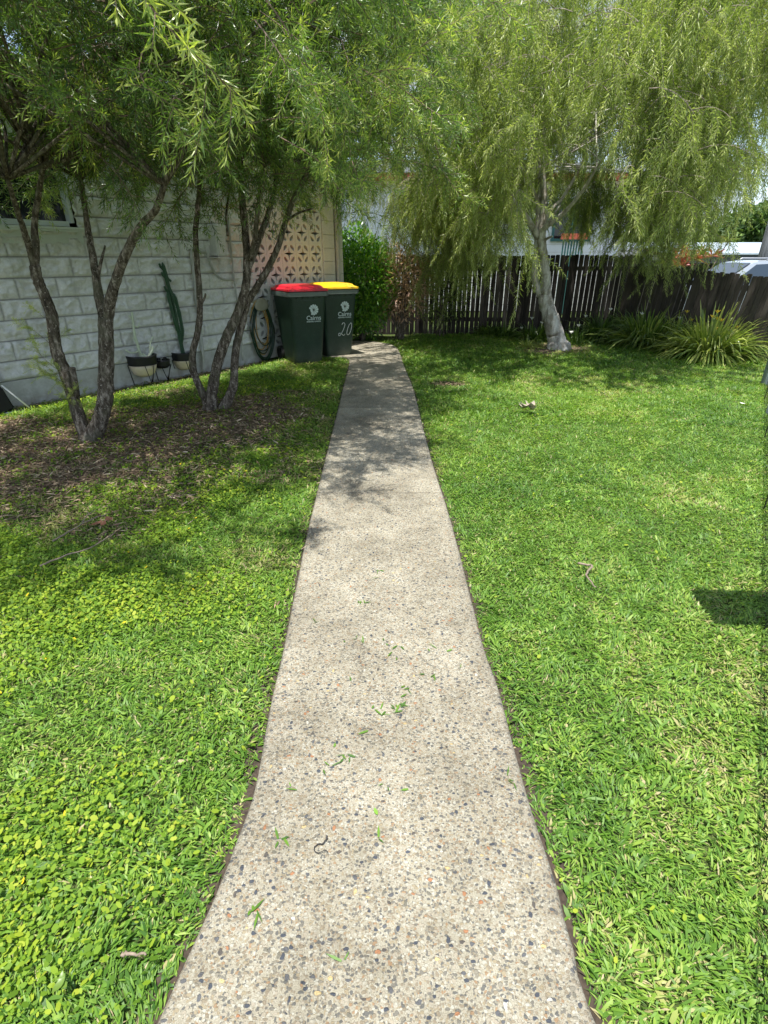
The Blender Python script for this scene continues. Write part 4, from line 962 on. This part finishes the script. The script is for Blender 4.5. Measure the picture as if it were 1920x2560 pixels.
# black folded chair leaning at the wall (far left)
b = G(26, 1024); e_ = empty('folded_chair', (b[0], b[1], GZ), WANG, label='black folded outdoor chair with a bright metal leg leaning at the left edge', cat='chair')
m = MB(); r_ = np.array(Matrix.Rotation(R(-14), 3, 'Y')); m.box((-.16, .05, .30), (.26, .10, .62), rot=r_, bev=.02); m.box((-.10, .0, .14), (.20, .14, .25), rot=r_, bev=.02); m.build('seat', M['cover_black'], e_)
MB().tube([(-.03, -.06, .30), (.16, -.08, .02)], .009, 8).build('leg', M['white_paint'], e_, smooth=True)
MB().tube([(-.12, .07, .30), (.05, .09, .02)], .012, 8).build('leg', M['cover_black'], e_, smooth=True)
MB().tube([(.16, -.08, .02), (-.1, -.08, .02)], .008, 8).build('foot_bar', M['galv'], e_, smooth=True)

# ------------------------------------------------------------------ right border: wire mesh fence, gravel, added shadow caster
fp = lambda t_: np.array([fl0[0] + fdir[0] * t_, fl0[1] + fdir[1] * t_, GZ])
L = 9.3; e_ = empty('wire_mesh_fence', fp(0) + np.array([fn[0], fn[1], 0]) * .075, math.atan2(fdir[1], fdir[0]), label='low black wire mesh garden fence running along the right edge of the lawn', cat='fence')
m = MB(); hm = .34; cell = .07
nd = int(L / cell)
for k in range(-int(1 / cell), nd):
    for sgn in (1, -1):
        x0 = k * cell; x1 = x0 + sgn * hm * .6; P = np.array([(x0, 0, .0), (x1, .002 * sgn, hm)]); m.tube(P, .0008, 3, cap=False)
m.tube([(-1, 0, hm), (L, 0, hm)], .0022, 5); m.tube([(-1, 0, .01), (L, 0, .01)], .002, 5)
m.build('mesh', M['black_metal'], e_)
for k in range(2, 6): MB().tube([(k * 1.8 + .1, .012, -.05), (k * 1.8 + .1, .012, hm + .01)], .004, 6).build('post', M['black_metal'], e_)
mb = MB(); P = [fp(t_) for t_ in (-1, 10.5)]; n3 = np.array([fn[0], fn[1], 0]); mb.add([P[0] + n3 * .13 + ZV * .004, P[0] + n3 * 2.2 + ZV * .004, P[1] + n3 * 2.2 + ZV * .004, P[1] + n3 * .13 + ZV * .004], np.array([[0, 1, 2, 3]]))
tag(mb.build('driveway', plain('gravel', (.26, .24, .21), .9, var=.6, scale=120)), kind='structure')
c_ = np.array([1.88, 1.78, 0]); e_ = empty('shadow_caster', (c_[0], c_[1], GZ), R(-4), label='unseen grey box on a post, added beside the mesh fence to shade the lawn', cat='shadow_caster')  # box on a post added out of frame to cast the dark patch on the lawn
MB().tube([(0, 0, 0), (0, 0, .95)], .03, 10).build('post', M['post_green'], e_)
m = MB(); m.box((-.2, 0, 1.06), (.54, .24, .22), bev=.012); m.box((-.05, 0, .93), (.3, .05, .04)); m.build('box', M['post_green'], e_); MB().box((-.2, -.121, 1.10), (.26, .012, .03)).build('slot', M['pot_black'], e_)
b = G(1916, 958); e_ = tag(MB().box((0, 0, .2), (.10, .10, .42), bev=.012).box((0, 0, .42), (.13, .13, .03), bev=.01).build('garden_post', M['post_green'], loc=(b[0], b[1], GZ)), 'short grey-green garden post at the far end of the mesh fence', 'post')

# ------------------------------------------------------------------ small things on lawn and path
def stick(name, pts, r, mat, label, cat, z=.03, grp=None, seg=6):
    W_ = [G(x, y, z if len(q) == 0 else q[0]) for x, y, *q in pts]; P = spline(W_, 5); o_ = P[0].copy(); n = len(P)
    P = P + rng.normal(size=P.shape) * r * .3
    m = MB(); m.tube(P - o_, np.linspace(r, r * .5, n), seg, jit=.2); ob = m.build(name, mat, smooth=True, loc=o_); return tag(ob, label, cat, grp)
g_ = 'fallen sticks on the left lawn'
stick('stick', [(133, 1352), (170, 1330), (215, 1305), (270, 1284)], .006, M['stick'], 'upper of the long fallen sticks, pointing to the orange dead leaf', 'stick', .02, g_)
stick('stick', [(100, 1414), (165, 1388), (225, 1370), (285, 1333)], .0055, M['stick'], 'lower pale fallen stick lying below the orange dead leaf', 'stick', .02, g_)
stick('stick', [(205, 1305), (222, 1285), (240, 1275)], .004, M['stick'], 'short forked twig end lying on the upper fallen stick', 'stick', .028, g_)
stick('stick', [(305, 2382), (330, 2384), (366, 2384)], .005, M['stick'], 'short pale stick in the grass at lower left', 'stick', .018, g_)
stick('bent_stick', [(1445, 1408), (1465, 1412), (1480, 1415), (1468, 1432), (1466, 1440), (1478, 1455), (1488, 1468)], .007, M['stick'], 'crooked bare stick lying on the right lawn', 'stick', .02)
m_ = stick('curled_twig', [(818, 2092, .012), (808, 2108, .006), (792, 2112, .006), (785, 2124, .006), (796, 2132, .006), (812, 2125, .01), (820, 2130, .008)], .0018, M['dark_twig'], 'thin black curled twig lying on the concrete path', 'twig')
def deadleaf(px, py, s, mat, label, name='fallen_leaf', n=3, z=.03, grp=None, curl=.5):
    b = G(px, py, z); m = MB()
    for k in range(n):
        a_ = rng.random() * 6.28; c_, s_ = math.cos(a_), math.sin(a_); off_ = rng.normal(size=2) * s * .35
        u = np.linspace(-1, 1, 7); w_ = (1 - u ** 2) * (.16 + .12 * rng.random()); rows = []
        for uu, ww in zip(u, w_):
            for q in (-1, 0, 1):
                lx, ly = uu * s * .5, q * ww * s; rows.append((off_[0] + lx * c_ - ly * s_, off_[1] + lx * s_ + ly * c_, curl * s * (.25 * uu * uu + .5 * abs(q) * ww) + k * .006))
        i = np.array([[r_ * 3 + q, r_ * 3 + q + 1, r_ * 3 + q + 4, r_ * 3 + q + 3] for r_ in range(6) for q in range(2)]); m.add(rows, i)
    return tag(m.build(name, mat, smooth=True, loc=b), label, 'leaf', grp)
deadleaf(272, 1306, .075, M['orange_leaf'], 'curled orange-brown dead leaf beside the sticks on the left lawn', n=3)
deadleaf(1322, 1026, .12, M['pale_leaf'], 'pale dry curled leaves standing in the right lawn', n=6, curl=2.2)
deadleaf(941, 2031, .025, M['green_leaf'], 'small round green leaf lying on the concrete path', n=1, z=.005, curl=.15).scale = (1, 1, 1)
deadleaf(1412, 1252, .05, M['green_leaf'], 'single pale green leaf lying on the right lawn', n=1)
deadleaf(162, 2460, .032, M['strap_leaf'], 'torn grey-green leaf in the grass at the lower left corner', n=3)
deadleaf(1855, 1008, .06, M['petal_white'], 'small white scrap on the right lawn near the mesh fence', n=1)

# ------------------------------------------------------------------ beyond the right fence
CY = 14.5
p = A(1795, 700, CY); carx = p[0]; e_ = empty('parked_car', (carx + 1.6, CY + 1, -.10), 0, label='pale silver-blue wagon parked behind the leaning paling fence', cat='car')
Lc = 4.6; x0 = -2.55
prof = [(x0, .35), (x0 + .02, .62), (x0 + .15, .78), (x0 + .9, .88), (x0 + 1.2, .93), (x0 + Lc - .12, .98), (x0 + Lc, .7), (x0 + Lc - .02, .35), (x0 + .3, .25)]
def extr(prof, y0, y1, m, taper=0, mi=0):
    P = np.array([(a_, y0, b_) for a_, b_ in prof]); Q = np.array([(a_, y1, b_) for a_, b_ in prof]); m.loft([P, Q], mi)
m = MB(); extr(prof, -.88, .88, m); m.build('body', M['car_paint'], e_, recalc=True)
gh = [(x0 + 1.15, .92), (x0 + 1.95, 1.44), (x0 + 2.4, 1.50), (x0 + 3.6, 1.50), (x0 + 4.3, 1.40), (x0 + 4.52, .96)]
def cab(k, o, ww): return [((a_ - 0) , b_) for a_, b_ in k]
m = MB(); V = []
for sy in (-1, 1): V.append([(a_, sy * (.86 - .22 * (b_ - .92) / .56), b_) for a_, b_ in gh])
m.loft(V); m.build('cabin', M['car_paint'], e_, recalc=True)
for (w0, w1, w2, w3) in (((x0 + 1.42, .97), (x0 + 2.02, 1.40), (x0 + 2.68, 1.43), (x0 + 2.68, .97)), ((x0 + 2.78, .97), (x0 + 2.78, 1.43), (x0 + 3.55, 1.43), (x0 + 3.65, .97)), ((x0 + 3.75, .99), (x0 + 3.65, 1.42), (x0 + 4.18, 1.36), (x0 + 4.36, .99))):
    for sy in (-1, 1):
        m = MB(); q = [(a_, sy * (.868 - .22 * (b_ - .92) / .56), b_) for a_, b_ in (w0, w1, w2, w3)]; q2 = [(a_, y_ + .012 * sy, b_) for a_, y_, b_ in q]; m.loft([q, q2]); m.build('window', M['car_glass'], e_, recalc=True)
m = MB(); m.loft([[(x0 + 1.2, -.74, .975), (x0 + 1.2, .74, .975), (x0 + 1.9, .62, 1.43), (x0 + 1.9, -.62, 1.43)], [(x0 + 1.18, -.74, .985), (x0 + 1.18, .74, .985), (x0 + 1.88, .62, 1.44), (x0 + 1.88, -.62, 1.44)]]); m.build('windscreen', M['car_glass'], e_, recalc=True)
for sy in (-1, 1): MB().tube([(x0 + 2.3, sy * .60, 1.50), (x0 + 2.4, sy * .60, 1.545), (x0 + 3.6, sy * .60, 1.545), (x0 + 3.75, sy * .60, 1.49)], .018, 6).build('roof_rail', M['galv'], e_, smooth=True)
for x_ in (x0 + .85, x0 + 3.65):
    for sy in (-1, 1):
        m = MB(); m.tube([(x_, sy * .72, .32), (x_, sy * .9, .32)], .32, 20); w_ = m.build('wheel', M['rubber'], e_); MB().tube([(x_, sy * .895, .32), (x_, sy * .912, .32)], .2, 16).build('rim', M['galv'], w_)
for sy in (-1, 1): MB().box((x0 + .03, sy * .62, .66), (.08, .3, .12), bev=.02).build('headlight', M['car_glass'], e_)
# carport with white metal roof
YR = 27.0; a_, b_ = A(1555, 612, YR), A(2150, 600, YR); zt_ = A(1850, 606, YR)[2]; zb = A(1850, 637, YR)[2]; zm = A(1850, 655, YR)[2]
e_ = empty('carport', ((a_[0] + b_[0]) / 2, YR, 0), R(-1), label='long low building with a bright white metal roof beyond the parked car', cat='carport'); wl2 = b_[0] - a_[0]
m = MB(); m.loft([[(-wl2 / 2, -.3, zb), (wl2 / 2, -.3, zb), (wl2 / 2, 6, zb + .02), (-wl2 / 2, 6, zb + .02)], [(-wl2 / 2, -.3, zb + .06), (wl2 / 2, -.3, zb + .06), (wl2 / 2, 5, zt_ + .12), (-wl2 / 2, 5, zt_ + .12)]])
for k in range(40): m.box((-wl2 / 2 + wl2 * k / 40 + .1, -.31, zb + .03), (.03, .02, .07))
m.build('roof', M['roof_metal'], e_); MB().box((0, -.32 + .1, zb - .18), (wl2, .08, .34)).build('fascia', M['shed_dark'], e_)
m = MB(); m.box((0, 5.5, zb / 2 - .2), (wl2, .1, zb)); m.box((-wl2 / 2 + .05, 2.7, zb / 2 - .2), (.1, 5.4, zb)); m.build('wall', M['shed_dark'], e_)
for k in range(5): MB().box((-wl2 / 2 + .4 + k * (wl2 - .8) / 4, .1, zb / 2 - .19), (.1, .1, zb - .38)).build('post', M['galv'], e_)
p = A(1908, 640, 16.5); m = MB(); m.tube([(0, 0, -.2), (0, 0, 2.6), (.0, 0, 6.5)], (.13, .12, .10), 12); tag(m.build('utility_pole', barkmat('grey_pole', (.14, .13, .12), (.26, .25, .23), (.36, .35, .33), 20, .1, .4), smooth=True, loc=(p[0], 16.5, 0)), 'weathered grey wooden pole standing at the right edge behind the car', 'pole')
# pale shed with two dark windows
YS = 15.0; a_, b_ = A(1592, 628, YS), A(1652, 664, YS); e_ = empty('garden_shed', ((a_[0] + b_[0]) / 2, YS, 0), 0, label='small beige garden shed with two dark windows, left of the red plant above the fence', cat='shed'); w_ = b_[0] - a_[0]; h_ = a_[2]
m = MB(); m.prism([(-w_ / 2, 0), (w_ / 2, 0), (w_ / 2, h_ - .12), (0, h_ + .06), (-w_ / 2, h_ - .12)], 0, 1.4, (np.zeros(3), np.array([1., 0, 0]), ZV, np.array([0, 1., 0]))); m.build('wall', M['beige'], e_, recalc=True)
for sx in (-.17, .15): MB().box((sx, -.012, h_ - .28), (.13, .02, .14)).build('window', M['glass'], e_)
m = MB(); 
for sx in (-1, 1): m.loft([[(0, -.1, h_ + .065), (0, 1.5, h_ + .065), (sx * (w_ / 2 + .08), 1.5, h_ - .15), (sx * (w_ / 2 + .08), -.1, h_ - .15)], [(0, -.1, h_ + .09), (0, 1.5, h_ + .09), (sx * (w_ / 2 + .08), 1.5, h_ - .125), (sx * (w_ / 2 + .08), -.1, h_ - .125)]])
m.build('roof', M['galv'], e_, recalc=True)
def rosette(px, py, y, rad, n, mat, label, t):
    p = A(px, py, y); e_ = empty('cordyline', (p[0], y, GZ), 0, label=label, cat='plant'); m = MB(); zc = p[2] + .03
    heads = [(rng.normal() * rad * .9, rng.normal() * .15, zc + rng.normal() * .10) for _ in range(7)]
    for hx, hy, hz in heads:
        v = rng.normal(size=(n, 3)); v[:, 2] = np.abs(v[:, 2]) * .8 - .1; v /= np.linalg.norm(v, axis=1)[:, None]; Dv, S = frame_from(v)
        lf = leaf_arrays(np.tile([hx, hy, hz], (n, 1)), Dv, S, .2 + .12 * rng.random(n), .03 + .015 * rng.random(n), .3 * rng.random(n)); i = np.arange(n)[:, None] * 4
        m.add(lf.reshape(-1, 3), [np.concatenate([i + np.array([[0, 1, 2]]), i + np.array([[0, 2, 3]])])], 0, np.repeat(np.clip(t + rng.normal(size=n) * .2, 0, 1), 4))
    m.build('leaves', mat, e_); m = MB()
    for hx, hy, hz in heads: m.tube([(hx * .2, hy * .2, 0), (hx * .7, hy, hz * .6), (hx, hy, hz)], .012, 6)
    m.build('stem', M['bark'], e_)
rosette(1708, 650, 12.6, .25, 34, M['red_leaf'], 'red-leaved spiky plant showing above the leaning fence', .85)
rosette(1700, 625, 13.0, .45, 34, M['red_leaf'], 'yellow-green spiky plant behind the red one above the fence', .25)
# background trees
def bgtree(px, ptop, y, rad, label, n=2600, lf=.42, seed=0):
    top = A(px, ptop, y); h_ = top[2] + 0; e_ = empty('background_tree', (top[0], y, 0), 0, label=label, cat='tree', group='distant trees beyond the carport'); m = MB()
    m.tube([(0, 0, -.2), (.1, 0, h_ * .4), (0, 0, h_ * .75)], (.25, .2, .1), 8); m.build('trunk', M['bark'], e_, smooth=True); m = MB()
    for k in range(9):
        a_ = rng.random() * 6.28; c_ = (math.cos(a_) * rad * .5 * rng.random() * 1.2, math.sin(a_) * rad * .5, h_ * (.45 + .33 * rng.random()))
        L_f, tn = leafy(n // 9, c_, (rad * .55, rad * .55, min(h_ * .30, rad * .5)), lf, lf * .5, .0, 1.0, bias=.3)
        L_f = L_f[L_f[:, 0, 2] < h_]; tn = tn[:len(L_f)]; k_ = len(L_f); i = np.arange(k_)[:, None] * 4; m.add(L_f.reshape(-1, 3), [np.concatenate([i + np.array([[0, 1, 2]]), i + np.array([[0, 2, 3]])])], 0, np.repeat(tn, 4))
    m.build('crown', M['far_leaf'], e_)
bgtree(1905, 512, 42, 3.6, 'rounded bright green tree rising highest above the white roof at the right edge', 5000, .5)
bgtree(1800, 570, 46, 4.0, 'low darker tree just left of the rounded bright tree', 4200, .5)
bgtree(1700, 585, 48, 4.5, 'low grey-green tree above the middle of the white roof', 4200, .5)
bgtree(1560, 590, 50, 5.0, 'low tree far behind the weeping foliage, left end of the row', 4200, .5)
bgtree(2060, 530, 44, 4.5, 'tree beyond the right picture edge behind the white roof', 3000, .55)

# ------------------------------------------------------------------ light
EL_, AZ_ = R(78), R(200)
Sv = Vector((math.sin(AZ_) * math.cos(EL_), math.cos(AZ_) * math.cos(EL_), math.sin(EL_)))
su = D.lights.new('sun', 'SUN'); su.energy = 3.6; su.angle = R(.55); su.color = (1.0, .965, .91)
so = D.objects.new('sun', su); COL.objects.link(so); so.rotation_euler = Sv.to_track_quat('Z', 'Y').to_euler(); so.location = (0, 0, 30)
w = D.worlds.new('World'); sc.world = w; w.use_nodes = True; nt = w.node_tree; nt.nodes.clear()
out = nt.nodes.new('ShaderNodeOutputWorld'); bg = nt.nodes.new('ShaderNodeBackground'); sky = nt.nodes.new('ShaderNodeTexSky')
sky.sky_type = 'NISHITA'; sky.sun_disc = False; sky.sun_elevation = EL_; sky.sun_rotation = AZ_; sky.air_density = 1.0; sky.dust_density = .5
tc = nt.nodes.new('ShaderNodeTexCoord'); mp = nt.nodes.new('ShaderNodeMapping'); mp.inputs['Scale'].default_value = (1, 1, 2.6); nz = nt.nodes.new('ShaderNodeTexNoise'); nz.inputs['Scale'].default_value = 2.4; nz.inputs['Detail'].default_value = 7; nz.inputs['Roughness'].default_value = .58
cr_ = nt.nodes.new('ShaderNodeValToRGB'); cr_.color_ramp.elements[0].position = .36; cr_.color_ramp.elements[1].position = .56
mx = nt.nodes.new('ShaderNodeMix'); mx.data_type = 'RGBA'; mx.inputs[7].default_value = (2.15, 2.4, 2.85, 1)
nt.links.new(tc.outputs['Generated'], mp.inputs[0]); nt.links.new(mp.outputs[0], nz.inputs[0]); nt.links.new(nz.outputs[0], cr_.inputs[0]); nt.links.new(cr_.outputs[0], mx.inputs[0])
nt.links.new(sky.outputs[0], mx.inputs[6]); nt.links.new(mx.outputs[2], bg.inputs[0]); nt.links.new(bg.outputs[0], out.inputs[0]); bg.inputs[1].default_value = .15
sc.view_settings.view_transform = 'Standard'; sc.view_settings.look = 'None'; sc.view_settings.exposure = 1.28; sc.view_settings.gamma = 1
sc.cycles.max_bounces = 8; sc.cycles.diffuse_bounces = 4; sc.cycles.glossy_bounces = 3; sc.cycles.transmission_bounces = 4; sc.cycles.use_denoising = True
sc.cycles.sample_clamp_indirect = 8
